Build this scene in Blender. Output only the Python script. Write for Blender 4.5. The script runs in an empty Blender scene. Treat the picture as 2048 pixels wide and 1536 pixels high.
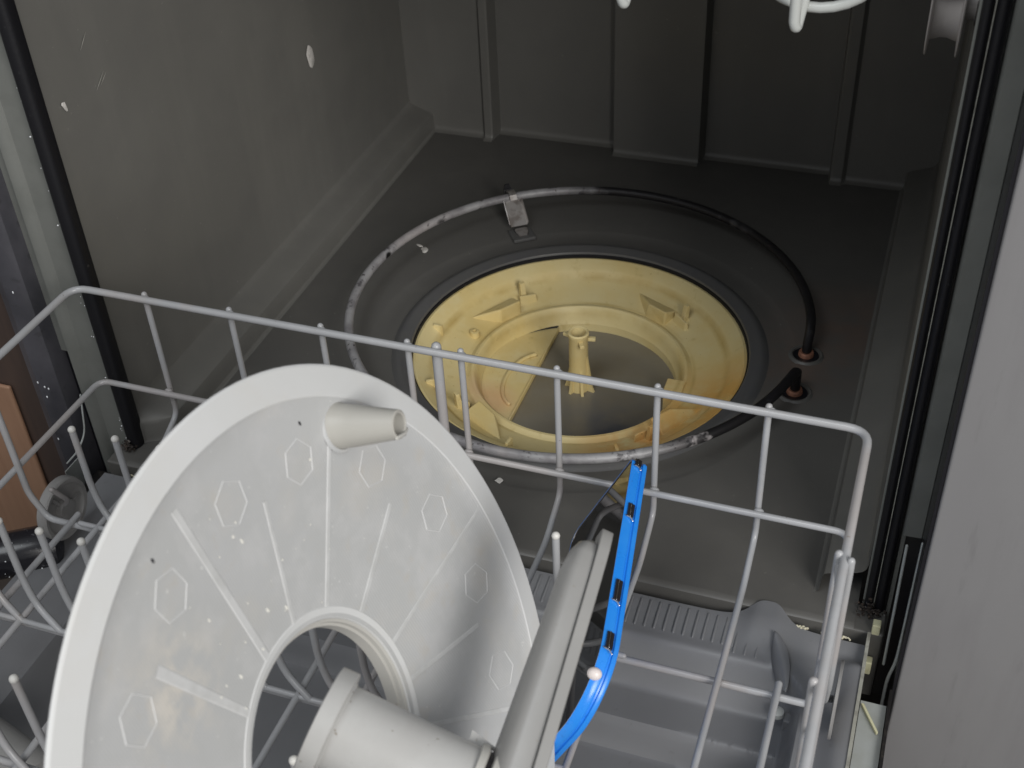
import bpy, bmesh, math, random
from mathutils import Vector, Matrix
random.seed(7)
V = Vector
S = bpy.context.scene
COL = S.collection

# ------------------------------------------------------------------ camera
FPX = 2497.08
cam_d = bpy.data.cameras.new('camera')
cam_d.sensor_fit = 'HORIZONTAL'; cam_d.sensor_width = 36.0
cam_d.lens = 36.0 * FPX / 2048.0
cam_d.clip_start = 0.01; cam_d.clip_end = 60
cam = bpy.data.objects.new('camera', cam_d); COL.objects.link(cam)
right = V((0.94271287, 0.33078054, -0.04332067)).normalized()
fwd = V((-0.28435182, 0.7288184, -0.6228706)).normalized()
up = right.cross(fwd).normalized(); right = fwd.cross(up).normalized()
mw = Matrix((right, up, -fwd)).transposed().to_4x4()
mw.translation = V((0.282, -0.534, 0.607))
cam.matrix_world = mw
S.camera = cam
cam_d.dof.use_dof = True
cam_d.dof.focus_distance = 0.80
cam_d.dof.aperture_fstop = 20.0

# ------------------------------------------------------------------ world and light
w = bpy.data.worlds.new('World'); S.world = w; w.use_nodes = True
bg = w.node_tree.nodes['Background']
bg.inputs[0].default_value = (0.95, 0.97, 1.0, 1); bg.inputs[1].default_value = 0.40

def area(name, loc, target, size, power, color):
    d = bpy.data.lights.new(name, 'AREA'); d.shape = 'RECTANGLE'
    d.size, d.size_y = size; d.energy = power; d.color = color
    o = bpy.data.objects.new(name, d); COL.objects.link(o)
    o.location = loc
    o.rotation_euler = (V(target) - V(loc)).to_track_quat('-Z', 'Y').to_euler()
    return o
area('window_light', (1.75, -1.65, 1.35), (-0.05, 0.05, 0.10), (1.2, 1.1), 60.0, (1.0, 0.975, 0.94))
area('overhead_fill', (-0.3, -1.2, 2.3), (0.0, -0.1, 0.0), (1.1, 1.1), 17.0, (0.93, 0.97, 1.0))  # added cool fill from above, not a known lamp

S.view_settings.view_transform = 'Standard'
S.view_settings.look = 'None'
S.view_settings.exposure = 0.0
S.view_settings.gamma = 1.0

# ------------------------------------------------------------------ materials
def srgb(r, g, b):
    f = lambda c: (c / 255.0) / 12.92 if c / 255.0 <= 0.04045 else ((c / 255.0 + 0.055) / 1.055) ** 2.4
    return (f(r), f(g), f(b), 1.0)

class M:
    """small helper round one Principled material"""
    def __init__(s, name, col, rough=0.5, metal=0.0, spec=0.5, ior=None):
        s.m = bpy.data.materials.new(name); s.m.use_nodes = True
        s.nt = s.m.node_tree; s.p = s.nt.nodes['Principled BSDF']
        s.c = tuple(col) + ((1.0,) if len(col) == 3 else ())
        s.p.inputs['Base Color'].default_value = s.c
        s.p.inputs['Roughness'].default_value = rough
        s.p.inputs['Metallic'].default_value = metal
        s.p.inputs['Specular IOR Level'].default_value = spec
        if ior: s.p.inputs['IOR'].default_value = ior
        s.tc = s.nt.nodes.new('ShaderNodeTexCoord')
        s.colsock = None; s.bump = None
    def noise(s, scale, detail=4, rough=0.6, stretch=None):
        n = s.nt.nodes.new('ShaderNodeTexNoise'); n.inputs['Scale'].default_value = scale
        n.inputs['Detail'].default_value = detail; n.inputs['Roughness'].default_value = rough
        if stretch:
            mp = s.nt.nodes.new('ShaderNodeMapping'); mp.inputs['Scale'].default_value = stretch
            s.nt.links.new(s.tc.outputs['Object'], mp.inputs[0]); s.nt.links.new(mp.outputs[0], n.inputs[0])
        else: s.nt.links.new(s.tc.outputs['Object'], n.inputs[0])
        return n.outputs['Fac']
    def ramp(s, fac, a, b, va=0.0, vb=1.0):
        r = s.nt.nodes.new('ShaderNodeMapRange')
        r.inputs[1].default_value = a; r.inputs[2].default_value = b
        r.inputs[3].default_value = va; r.inputs[4].default_value = vb
        s.nt.links.new(fac, r.inputs[0]); return r.outputs[0]
    def mix(s, fac, col):
        x = s.nt.nodes.new('ShaderNodeMix'); x.data_type = 'RGBA'
        s.nt.links.new(fac, x.inputs[0])
        if s.colsock: s.nt.links.new(s.colsock, x.inputs[6])
        else: x.inputs[6].default_value = s.c
        x.inputs[7].default_value = tuple(col) + ((1.0,) if len(col) == 3 else ())
        s.colsock = x.outputs[2]
        s.nt.links.new(s.colsock, s.p.inputs['Base Color']); return s
    def mul(s, a, b, op='MULTIPLY'):
        x = s.nt.nodes.new('ShaderNodeMath'); x.operation = op
        s.nt.links.new(a, x.inputs[0])
        if isinstance(b, (int, float)): x.inputs[1].default_value = b
        else: s.nt.links.new(b, x.inputs[1])
        return x.outputs[0]
    def blob(s, centre, radius, soft=0.5):
        d = s.nt.nodes.new('ShaderNodeVectorMath'); d.operation = 'DISTANCE'
        s.nt.links.new(s.tc.outputs['Object'], d.inputs[0]); d.inputs[1].default_value = centre
        return s.ramp(d.outputs['Value'], radius, radius * (1 - soft))
    def axis(s, i):
        x = s.nt.nodes.new('ShaderNodeSeparateXYZ'); s.nt.links.new(s.tc.outputs['Object'], x.inputs[0]); return x.outputs[i]
    def mottle(s, scale, col, amt=1.0, lo=0.45, hi=0.65, detail=5, stretch=None):
        s.mix(s.ramp(s.noise(scale, detail, stretch=stretch), lo, hi, 0, amt), col); return s
    def relief(s, fac, strength=0.2, dist=0.0005):
        b = s.nt.nodes.new('ShaderNodeBump'); b.inputs['Strength'].default_value = strength
        b.inputs['Distance'].default_value = dist
        s.nt.links.new(fac, b.inputs['Height'])
        if s.bump: s.nt.links.new(s.bump, b.inputs['Normal'])
        s.bump = b.outputs[0]; s.nt.links.new(s.bump, s.p.inputs['Normal']); return s
    def roughmap(s, scale, lo, hi, stretch=None):
        s.nt.links.new(s.ramp(s.noise(scale, 5, stretch=stretch), 0.35, 0.7, lo, hi), s.p.inputs['Roughness']); return s

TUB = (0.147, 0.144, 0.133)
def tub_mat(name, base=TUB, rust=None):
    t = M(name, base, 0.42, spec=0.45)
    t.mottle(7, (base[0] * 1.10, base[1] * 1.10, base[2] * 1.10), 0.6)
    t.mottle(22, (base[0] * 0.88, base[1] * 0.88, base[2] * 0.90), 0.4)
    t.mottle(260, (0.26, 0.25, 0.23), 0.5, 0.72, 0.78, 2)
    if rust:
        for c, r, a in rust:
            f = t.mul(t.blob(c, r, 0.8), t.ramp(t.noise(26), 0.35, 0.6))
            t.mix(t.mul(f, a), (0.17, 0.085, 0.05))
    t.mottle(26, (base[0] * 1.35, base[1] * 1.34, base[2] * 1.32), 0.28, 0.52, 0.74, 4, stretch=(1, 1, 0.10))
    t.relief(t.noise(900, 3), 0.10, 0.0003)
    t.roughmap(9, 0.34, 0.52)
    return t.m
m_tub = tub_mat('tub_grey_plastic')
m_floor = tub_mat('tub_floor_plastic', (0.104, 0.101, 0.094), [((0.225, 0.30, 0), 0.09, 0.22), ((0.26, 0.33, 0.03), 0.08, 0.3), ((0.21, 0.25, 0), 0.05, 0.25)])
m_liner = M('door_liner_grey', (0.175, 0.178, 0.186), 0.36, spec=0.5)
m_liner.mottle(9, (0.20, 0.204, 0.214), 0.6); m_liner.mottle(120, (0.12, 0.12, 0.12), 0.4, 0.66, 0.74)
m_liner.relief(m_liner.noise(700, 3), 0.08, 0.0003); m_liner = m_liner.m
m_flange = M('flange_grey_green', (0.160, 0.165, 0.154), 0.40, spec=0.45)
m_flange.mottle(30, (0.12, 0.125, 0.115), 0.5); m_flange.mottle(150, (0.05, 0.045, 0.035), 0.7, 0.72, 0.76)
m_flange.relief(m_flange.noise(400, 3), 0.1, 0.0003); m_flange = m_flange.m
m_edge = M('flange_bare_edge', (0.34, 0.34, 0.30), 0.45); m_edge.mottle(120, (0.15, 0.14, 0.12), 0.6); m_edge = m_edge.m
m_gask = M('black_rubber_gasket', (0.008, 0.008, 0.010), 0.48, spec=0.35)
m_gask.mottle(160, (0.07, 0.07, 0.07), 0.6, 0.68, 0.75, 3); m_gask.relief(m_gask.noise(500, 3), 0.3, 0.0006); m_gask = m_gask.m
m_drop = M('water_drop', (0.8, 0.82, 0.85), 0.06, spec=0.8).m
m_black = M('black_hinge_metal', (0.012, 0.011, 0.011), 0.35); m_black.mottle(90, (0.06, 0.05, 0.04), 0.7, 0.55, 0.7); m_black = m_black.m
m_wire = M('grey_vinyl_wire', (0.34, 0.345, 0.355), 0.27, spec=0.5)
m_wire.mottle(35, (0.39, 0.395, 0.41), 0.7); m_wire.mottle(240, (0.16, 0.12, 0.09), 0.7, 0.70, 0.74, 3); m_wire.mottle(9, (0.36, 0.32, 0.30), 0.5, 0.5, 0.6); m_wire.relief(m_wire.noise(300, 2), 0.12, 0.0005); m_wire = m_wire.m
m_wirew = M('white_vinyl_wire', (0.44, 0.455, 0.44), 0.3).m
m_tip = M('worn_wire_tip', (0.62, 0.61, 0.58), 0.4).m

m_yel = M('stained_yellow_plastic', (0.70, 0.585, 0.30), 0.50, spec=0.35)
m_yel.mottle(12, (0.66, 0.49, 0.18), 0.8, 0.42, 0.66)
m_yel.mottle(38, (0.70, 0.60, 0.33), 0.6, 0.5, 0.7)
f = m_yel.mul(m_yel.blob((0.118, -0.035, -0.01), 0.075, 0.7), m_yel.ramp(m_yel.noise(30), 0.30, 0.5))
m_yel.mix(m_yel.mul(f, 0.85), (0.66, 0.36, 0.09))
f = m_yel.mul(m_yel.blob((0.07, -0.095, -0.02), 0.055, 0.7), m_yel.ramp(m_yel.noise(40), 0.35, 0.5))
m_yel.mix(m_yel.mul(f, 0.8), (0.66, 0.37, 0.12))
f = m_yel.mul(m_yel.blob((-0.062, -0.045, -0.03), 0.03, 0.6), m_yel.ramp(m_yel.noise(40), 0.3, 0.5))
m_yel.mix(m_yel.mul(f, 0.6), (0.62, 0.36, 0.20))
vl = m_yel.nt.nodes.new('ShaderNodeVectorMath'); vl.operation = 'MULTIPLY'; vl.inputs[1].default_value = (1, 1, 0)
m_yel.nt.links.new(m_yel.tc.outputs['Object'], vl.inputs[0])
vn = m_yel.nt.nodes.new('ShaderNodeVectorMath'); vn.operation = 'LENGTH'; m_yel.nt.links.new(vl.outputs[0], vn.inputs[0])
for rc, wd, am in ((0.1195, 0.0035, 0.8), (0.094, 0.0022, 0.6), (0.0835, 0.0025, 0.55)):   # grime settled along the steps
    dd = m_yel.mul(m_yel.mul(vn.outputs['Value'], -rc, 'ADD'), 1.0, 'MULTIPLY'); ab_ = m_yel.nt.nodes.new('ShaderNodeMath'); ab_.operation = 'ABSOLUTE'; m_yel.nt.links.new(dd, ab_.inputs[0])
    m_yel.mix(m_yel.mul(m_yel.mul(m_yel.ramp(ab_.outputs[0], wd, 0.0), m_yel.ramp(m_yel.noise(18, 4), 0.35, 0.6)), am), (0.42, 0.29, 0.08))
m_yel.mottle(90, (0.50, 0.38, 0.14), 0.5, 0.60, 0.72, 6)
m_yel.mottle(420, (0.30, 0.18, 0.04), 0.8, 0.73, 0.76, 2)
m_yel.relief(m_yel.noise(90, 4), 0.15, 0.0012); m_yel.roughmap(20, 0.42, 0.62); m_yel = m_yel.m

m_water = M('murky_water', (0.23, 0.21, 0.165), 0.24, spec=0.5)
m_water.mix(m_water.mul(m_water.blob((0.045, -0.050, -0.044), 0.075, 0.9), 0.95), (0.055, 0.060, 0.075))  # painted reflection: dark blue on one side of the water
m_water.mottle(12, (0.20, 0.165, 0.10), 0.6, 0.42, 0.66); m_water.relief(m_water.noise(18, 2), 0.3, 0.004); m_water = m_water.m
m_ring = M('black_sump_ring', (0.095, 0.094, 0.092), 0.40)
m_ring.mottle(60, (0.085, 0.085, 0.09), 0.6); m_ring.mottle(300, (0.2, 0.2, 0.2), 0.5, 0.70, 0.75); m_ring = m_ring.m
m_heat = M('oxidised_heating_tube', (0.36, 0.355, 0.36), 0.5, metal=0.15)
m_heat.mottle(45, (0.20, 0.19, 0.20), 0.85, 0.42, 0.62); m_heat.mottle(9, (0.44, 0.40, 0.39), 0.6, 0.5, 0.6); m_heat.mottle(75, (0.06, 0.055, 0.06), 0.8, 0.60, 0.66, 4)
xx = m_heat.axis(0); yy = m_heat.axis(1)
dk = m_heat.mul(m_heat.ramp(m_heat.mul(xx, m_heat.mul(yy, 0.75), 'ADD'), 0.055, 0.105), m_heat.ramp(m_heat.noise(26, 3), 0.34, 0.42, 0.72, 1.0))
m_heat.mix(dk, (0.014, 0.013, 0.015))
m_heat.mix(m_heat.mul(m_heat.ramp(xx, 0.085, 0.135), m_heat.ramp(m_heat.noise(50, 3), 0.62, 0.56)), (0.012, 0.011, 0.012))
m_heat.mix(m_heat.blob((-0.176, 0.027, 0), 0.006, 0.3), (0.01, 0.01, 0.01))
m_heat.mix(m_heat.blob((-0.151, 0.089, 0.0), 0.008, 0.3), (0.01, 0.01, 0.01))
m_heat.mottle(110, (0.03, 0.02, 0.02), 0.9, 0.67, 0.70, 3)
m_heat.relief(m_heat.noise(350, 3), 0.3, 0.0005); m_heat = m_heat.m
m_steel = M('clip_steel', (0.62, 0.59, 0.57), 0.42, metal=0.8); m_steel.mottle(120, (0.25, 0.2, 0.17), 0.6); m_steel = m_steel.m
m_copper = M('rusty_copper_nut', (0.42, 0.20, 0.13), 0.45, metal=0.4); m_copper.mottle(200, (0.2, 0.1, 0.07), 0.6); m_copper = m_copper.m

m_disc = M('pale_grey_filter_plastic', (0.545, 0.552, 0.55), 0.42, spec=0.4)
m_disc.mottle(10, (0.57, 0.577, 0.58), 0.8); m_disc.mottle(26, (0.53, 0.515, 0.485), 0.35, 0.5, 0.7)
m_disc.relief(m_disc.noise(300, 3), 0.05, 0.0003); m_disc = m_disc.m
dm = M('fine_filter_mesh', (0.415, 0.421, 0.42), 0.40, spec=0.4)
dm.mottle(9, (0.465, 0.470, 0.478), 0.8); dm.mottle(24, (0.50, 0.475, 0.43), 0.40, 0.52, 0.72); dm.mix(dm.mul(dm.blob((-0.045, 0.085, -0.008), 0.030, 0.8), dm.ramp(dm.noise(60), 0.40, 0.60, 0, 0.7)), (0.62, 0.57, 0.49))
for ax_ in (0, 1):
    wv = dm.nt.nodes.new('ShaderNodeTexWave'); wv.wave_type = 'BANDS'; wv.bands_direction = 'XY'[ax_]
    wv.inputs['Scale'].default_value = 240; wv.inputs['Distortion'].default_value = 0.3
    dm.nt.links.new(dm.tc.outputs['Object'], wv.inputs[0]); dm.relief(wv.outputs['Fac'], 0.10, 0.0003)
dm.mottle(420, (0.64, 0.64, 0.62), 0.6, 0.71, 0.74, 2); dm.mottle(60, (0.51, 0.51, 0.51), 0.35, 0.50, 0.66, 6)
dm.mottle(70, (0.44, 0.41, 0.36), 0.35, 0.6, 0.7)
m_mesh = dm.m
m_rib = M('moulded_rib', (0.525, 0.53, 0.53), 0.45); m_rib.mottle(70, (0.44, 0.445, 0.44), 0.9, 0.40, 0.62); m_rib = m_rib.m
m_hex = M('pale_moulded_outline', (0.52, 0.525, 0.525), 0.45).m
m_spout = M('spout_grey', (0.37, 0.36, 0.33), 0.42).m
m_cream = M('cream_collar', (0.42, 0.412, 0.385), 0.42); m_cream.mottle(160, (0.35, 0.3, 0.25), 0.6, 0.66, 0.72); m_cream = m_cream.m
m_arm = M('spray_arm_grey', (0.235, 0.232, 0.225), 0.34, spec=0.5)
m_arm.mottle(22, (0.27, 0.265, 0.257), 0.6); m_arm.mottle(300, (0.2, 0.18, 0.15), 0.6, 0.70, 0.74, 2)
m_arm.relief(m_arm.noise(260, 3), 0.08, 0.0004); m_arm = m_arm.m
m_tube = M('tube_light_grey', (0.385, 0.384, 0.376), 0.26, spec=0.5)
m_tube.mottle(40, (0.345, 0.34, 0.33), 0.6); m_tube.mottle(260, (0.2, 0.18, 0.15), 0.8, 0.72, 0.74, 2); m_tube = m_tube.m
m_blue = M('bright_blue_case', (0.020, 0.24, 0.80), 0.26, spec=0.5)
m_blue.mottle(60, (0.03, 0.27, 0.80), 0.5); m_blue.mottle(200, (0.015, 0.15, 0.55), 0.5, 0.62, 0.70); m_blue.roughmap(60, 0.2, 0.45); m_blue = m_blue.m
m_screen = M('glossy_black_screen', (0.006, 0.006, 0.007), 0.03, spec=0.9, ior=2.2).m
m_bezel = M('charcoal_bezel', (0.05, 0.048, 0.05), 0.30).m
m_chrome = M('chrome_trim', (0.75, 0.72, 0.70), 0.15, metal=1.0).m
m_notch = M('dark_button', (0.02, 0.018, 0.02), 0.25, spec=0.7).m
m_pearl = M('pale_bead', (0.75, 0.68, 0.66), 0.35).m
m_chip = M('white_residue', (0.62, 0.60, 0.57), 0.7); m_chip.mottle(200, (0.38, 0.37, 0.35), 0.7); m_chip = m_chip.m
m_panel = M('grey_painted_panel', (0.200, 0.198, 0.201), 0.45, spec=0.3)
m_panel.mottle(4, (0.175, 0.17, 0.175), 0.8, 0.4, 0.65, stretch=(1.6, 1, 0.5))
m_panel.mottle(30, (0.165, 0.16, 0.165), 0.35, 0.5, 0.7, stretch=(2, 1, 0.25)); m_panel.mottle(55, (0.15, 0.147, 0.15), 0.5, 0.62, 0.74, 5, stretch=(2.2, 1, 0.35)); m_panel.relief(m_panel.noise(120, 4), 0.12, 0.0006); m_panel.roughmap(8, 0.32, 0.55, (1.5, 1, 0.5)); m_panel = m_panel.m
m_pedge = M('black_panel_edge', (0.010, 0.010, 0.013), 0.3).m
m_dark = M('dark_side_panel', (0.048, 0.048, 0.056), 0.32)
m_dark.mottle(16, (0.085, 0.083, 0.095), 0.9, 0.42, 0.6, stretch=(1, 1, 0.6)); m_dark.mottle(120, (0.02, 0.02, 0.02), 0.4, 0.6, 0.7); m_dark = m_dark.m
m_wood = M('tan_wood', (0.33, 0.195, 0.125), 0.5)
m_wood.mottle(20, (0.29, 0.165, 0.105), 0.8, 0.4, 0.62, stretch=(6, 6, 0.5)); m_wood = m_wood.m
m_woodd = M('shaded_brown_wood', (0.055, 0.038, 0.032), 0.55)  # shadow on the face frame is put into this darker brown
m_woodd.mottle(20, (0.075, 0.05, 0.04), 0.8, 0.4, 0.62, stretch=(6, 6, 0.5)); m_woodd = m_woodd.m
m_frame = M('grey_door_frame', (0.36, 0.38, 0.375), 0.4, metal=0.1); m_frame.mottle(40, (0.28, 0.29, 0.26), 0.6); m_frame.mottle(90, (0.12, 0.08, 0.03), 0.7, 0.68, 0.74); m_frame = m_frame.m
m_foam = M('yellowed_foam_pad', (0.55, 0.54, 0.36), 0.7); m_foam.mottle(120, (0.4, 0.36, 0.2), 0.5); m_foam = m_foam.m
m_lime = M('limescale_crust', (0.58, 0.55, 0.42), 0.8); m_lime.mottle(400, (0.3, 0.26, 0.18), 0.8); m_lime = m_lime.m
m_rollr = M('pale_grey_roller', (0.36, 0.335, 0.32), 0.42).m
m_dirt = M('packed_dirt', (0.035, 0.028, 0.024), 0.5); m_dirt.mottle(300, (0.12, 0.09, 0.07), 0.8, 0.55, 0.65); m_dirt = m_dirt.m
m_scr = M('scuffed_grey', (0.20, 0.195, 0.175), 0.5).m
m_speck = M('white_speck', (0.66, 0.65, 0.60), 0.5).m
m_roll = M('black_wet_plastic', (0.014, 0.014, 0.018), 0.22); m_roll.mottle(220, (0.09, 0.09, 0.10), 0.8, 0.64, 0.70, 3); m_roll = m_roll.m
m_ktfl = M('kitchen_floor_dark', (0.05, 0.042, 0.036), 0.6); m_ktfl.mottle(8, (0.08, 0.065, 0.05), 0.8); m_ktfl = m_ktfl.m
m_wheel = M('grey_wheel_plastic', (0.26, 0.255, 0.25), 0.38); m_wheel.mottle(60, (0.2, 0.19, 0.185), 0.6); m_wheel = m_wheel.m

# ------------------------------------------------------------------ object helpers
def link(name, bm, mat, parent=None, smooth=True, bevel=None, loc=None, mods=None):
    me = bpy.data.meshes.new(name)
    bmesh.ops.recalc_face_normals(bm, faces=bm.faces)
    bm.to_mesh(me); bm.free()
    me.materials.append(mat)
    o = bpy.data.objects.new(name, me); COL.objects.link(o)
    if parent: o.parent = parent
    if smooth:
        for p in me.polygons: p.use_smooth = True
        e = o.modifiers.new('split', 'EDGE_SPLIT'); e.split_angle = math.radians(38)
    if bevel:
        b = o.modifiers.new('bevel', 'BEVEL'); b.width = bevel; b.segments = 3; b.limit_method = 'ANGLE'
        if smooth:  # keep bevel before the split
            o.modifiers.move(len(o.modifiers) - 1, 0)
    if loc: o.location = loc
    return o

def empty(name, loc, label, cat, group=None):
    o = bpy.data.objects.new(name, None); COL.objects.link(o); o.location = loc
    o.empty_display_size = 0.02
    o['label'] = label; o['category'] = cat
    if group: o['group'] = group
    return o
def at(parent):  # world -> parent space for things whose Empty is only translated
    return V(parent.location)

def fillet(pts, r, seg=6):
    pts = [V(p) for p in pts]
    if r <= 0 or len(pts) < 3: return pts
    out = [pts[0]]
    for i in range(1, len(pts) - 1):
        a, b, c = pts[i - 1], pts[i], pts[i + 1]
        rr = min(r, (a - b).length * 0.45, (c - b).length * 0.45)
        p0 = b + (a - b).normalized() * rr; p1 = b + (c - b).normalized() * rr
        for k in range(seg + 1):
            t = k / seg
            out.append(p0 * (1 - t) ** 2 + b * 2 * t * (1 - t) + p1 * t * t)
    out.append(pts[-1]); return out

def sweep(bm, pts, r, n=10, closed=False, round_caps=True, radii=None, sect=None):
    """sweeps a circle (or the 2-D section sect) along pts"""
    pts = [V(p) for p in pts]; N = len(pts)
    T = []
    for i in range(N):
        if closed: t = pts[(i + 1) % N] - pts[i - 1]
        else: t = pts[min(i + 1, N - 1)] - pts[max(i - 1, 0)]
        T.append(t.normalized())
    a = V((0, 0, 1)) if abs(T[0].z) < 0.9 else V((1, 0, 0))
    nrm = (a - T[0] * a.dot(T[0])).normalized()
    rings = []; rad = radii or [r] * N
    if not closed and round_caps and not sect:
        ext_p, ext_r, ext_t = [], [], []
        for k in (3, 2, 1):
            an = k / 3 * math.pi / 2
            ext_p.append(pts[0] - T[0] * rad[0] * math.sin(an)); ext_r.append(max(rad[0] * math.cos(an), rad[0] * 0.05)); ext_t.append(T[0])
        e2p, e2r, e2t = [], [], []
        for k in (1, 2, 3):
            an = k / 3 * math.pi / 2
            e2p.append(pts[-1] + T[-1] * rad[-1] * math.sin(an)); e2r.append(max(rad[-1] * math.cos(an), rad[-1] * 0.05)); e2t.append(T[-1])
        pts = ext_p + pts + e2p; rad = ext_r + list(rad) + e2r; T = ext_t + T + e2t
    for i, p in enumerate(pts):
        t = T[i]; nrm = (nrm - t * nrm.dot(t)).normalized(); b = t.cross(nrm)
        ring = []
        if sect:
            for (x, y) in sect: ring.append(bm.verts.new(p + nrm * x * rad[i] + b * y * rad[i]))
        else:
            for k in range(n):
                an = 2 * math.pi * k / n
                ring.append(bm.verts.new(p + (nrm * math.cos(an) + b * math.sin(an)) * rad[i]))
        rings.append(ring)
    m = len(rings[0])
    for i in range(len(rings) - (0 if closed else 1)):
        A, B = rings[i], rings[(i + 1) % len(rings)]
        for k in range(m): bm.faces.new((A[k], A[(k + 1) % m], B[(k + 1) % m], B[k]))
    if not closed:
        bm.faces.new(rings[0][::-1]); bm.faces.new(rings[-1])
    return bm

def tube(name, pts, r, mat, parent, n=10, fr=0.0, off=None, **k):
    bm = bmesh.new(); off = off if off is not None else (at(parent) if parent and parent.type == 'EMPTY' else V((0, 0, 0)))
    sweep(bm, [p - off for p in fillet(pts, fr)], r, n, **k)
    return link(name, bm, mat, parent)

def lathe(bm, prof, n=48, org=V((0, 0, 0)), axis=V((0, 0, 1)), close=False):
    """prof: list of (radius, height along axis)"""
    axis = V(axis).normalized(); a = V((1, 0, 0)) if abs(axis.x) < 0.8 else V((0, 1, 0))
    u = (a - axis * a.dot(axis)).normalized(); v = axis.cross(u)
    rings = []
    for (r, h) in prof:
        if r < 1e-6: rings.append([bm.verts.new(V(org) + axis * h)]); continue
        rings.append([bm.verts.new(V(org) + axis * h + (u * math.cos(2 * math.pi * k / n) + v * math.sin(2 * math.pi * k / n)) * r) for k in range(n)])
    L = len(rings)
    for i in range(L if close else L - 1):
        A, B = rings[i], rings[(i + 1) % L]
        for k in range(n):
            a0, a1 = A[k % len(A)], A[(k + 1) % len(A)]; b0, b1 = B[k % len(B)], B[(k + 1) % len(B)]
            vs = [];
            for q in (a0, a1, b1, b0):
                if q not in vs: vs.append(q)
            if len(vs) > 2: bm.faces.new(vs)
    return bm

def box(bm, lo, hi, M4=None):
    vs = []
    for z in (lo[2], hi[2]):
        for (x, y) in ((lo[0], lo[1]), (hi[0], lo[1]), (hi[0], hi[1]), (lo[0], hi[1])):
            p = V((x, y, z)); vs.append(bm.verts.new(M4 @ p if M4 else p))
    for f in ((0, 3, 2, 1), (4, 5, 6, 7), (0, 1, 5, 4), (1, 2, 6, 5), (2, 3, 7, 6), (3, 0, 4, 7)):
        bm.faces.new([vs[i] for i in f])
    return bm

def grid(bm, nu, nv, fn):
    g = [[bm.verts.new(fn(i / nu, j / nv)) for j in range(nv + 1)] for i in range(nu + 1)]
    for i in range(nu):
        for j in range(nv): bm.faces.new((g[i][j], g[i + 1][j], g[i + 1][j + 1], g[i][j + 1]))
    return g

def extrude_profile(bm, prof, path_fn, steps):
    """prof: list of 2-D points; path_fn(p, s) -> world point"""
    rows = [[bm.verts.new(path_fn(p, s)) for p in prof] for s in steps]
    for a, b in zip(rows, rows[1:]):
        for k in range(len(prof) - 1): bm.faces.new((a[k], a[k + 1], b[k + 1], b[k]))
    return rows

def sstep(a, b, x):
    t = max(0.0, min(1.0, (x - a) / (b - a))); return t * t * (3 - 2 * t)

# ------------------------------------------------------------------ setting: kitchen floor
bm = bmesh.new(); box(bm, (-2.5, -2.5, -0.16), (2.5, 1.0, -0.15))
kf = link('kitchen_floor', bm, m_ktfl, smooth=False); kf['kind'] = 'structure'

# ------------------------------------------------------------------ dishwasher
XL, XR, YF, YB = -0.243, 0.290, 0.030, 0.560
dw = empty('dishwasher', (0.0, 0.0, 0.0), 'open dishwasher with dark grey plastic tub and round yellow sump', 'dishwasher')
SC = V((0.040, 0.239, 0.0))     # sump centre

# floor: a sheet with a round hole, dished round the sump, filleted up at the back
bm = bmesh.new()
NA = 144
def rect_hit(ang, x0, x1, y0, y1):
    dx, dy = math.cos(ang), math.sin(ang); t = 1e9
    if dx > 1e-9: t = min(t, (x1 - SC.x) / dx)
    if dx < -1e-9: t = min(t, (x0 - SC.x) / dx)
    if dy > 1e-9: t = min(t, (y1 - SC.y) / dy)
    if dy < -1e-9: t = min(t, (y0 - SC.y) / dy)
    return t
prev = None
rads = [(0.150, 0.0000), (0.152, 0.0005), (0.165, 0.0010), (0.1695, 0.0014), (0.1725, 0.0040)]
FX0, FX1, FY0, FY1 = XL + 0.004, XR - 0.002, 0.012, YB + 0.03
angs = [2 * math.pi * k / NA for k in range(NA)] + [math.atan2(cy - SC.y, cx - SC.x) % (2 * math.pi) for cx in (FX0, FX1) for cy in (FY0, FY1)]
for an in sorted(angs):
    d = V((math.cos(an), math.sin(an), 0)); L = rect_hit(an, FX0, FX1, FY0, FY1)
    ring = []
    base = 0.0
    for r, z in ((0.138, -0.012), (0.1400, 0.0), (0.151, 0.0), (0.160, -0.0008), (0.168, -0.001), (0.172, 0.0), (0.1745, 0.0005)):
        ring.append(SC + d * r + V((0, 0, z)))
    for q in (0.25, 0.5, 0.75, 1.0): ring.append(SC + d * (0.1745 + (L - 0.1745) * q))
    vs = [bm.verts.new(p) for p in ring]
    if prev:
        for i in range(len(vs) - 1): bm.faces.new((prev[i], prev[i + 1], vs[i + 1], vs[i]))
    else: first = vs
    prev = vs
for i in range(len(prev) - 1): bm.faces.new((prev[i], prev[i + 1], first[i + 1], first[i]))
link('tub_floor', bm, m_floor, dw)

# front lip of the tub floor
bm = bmesh.new()
prof = [(0.013, 0.0), (0.0085, -0.0002), (0.0070, -0.0014), (0.0068, -0.012), (0.003, -0.03), (0.004, -0.06)]
extrude_profile(bm, prof, lambda p, s: V((s, p[0], p[1])), [XL + 0.004 + (XR - XL - 0.006) * i / 20 for i in range(21)])
link('floor_lip', bm, m_floor, dw)

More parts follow.
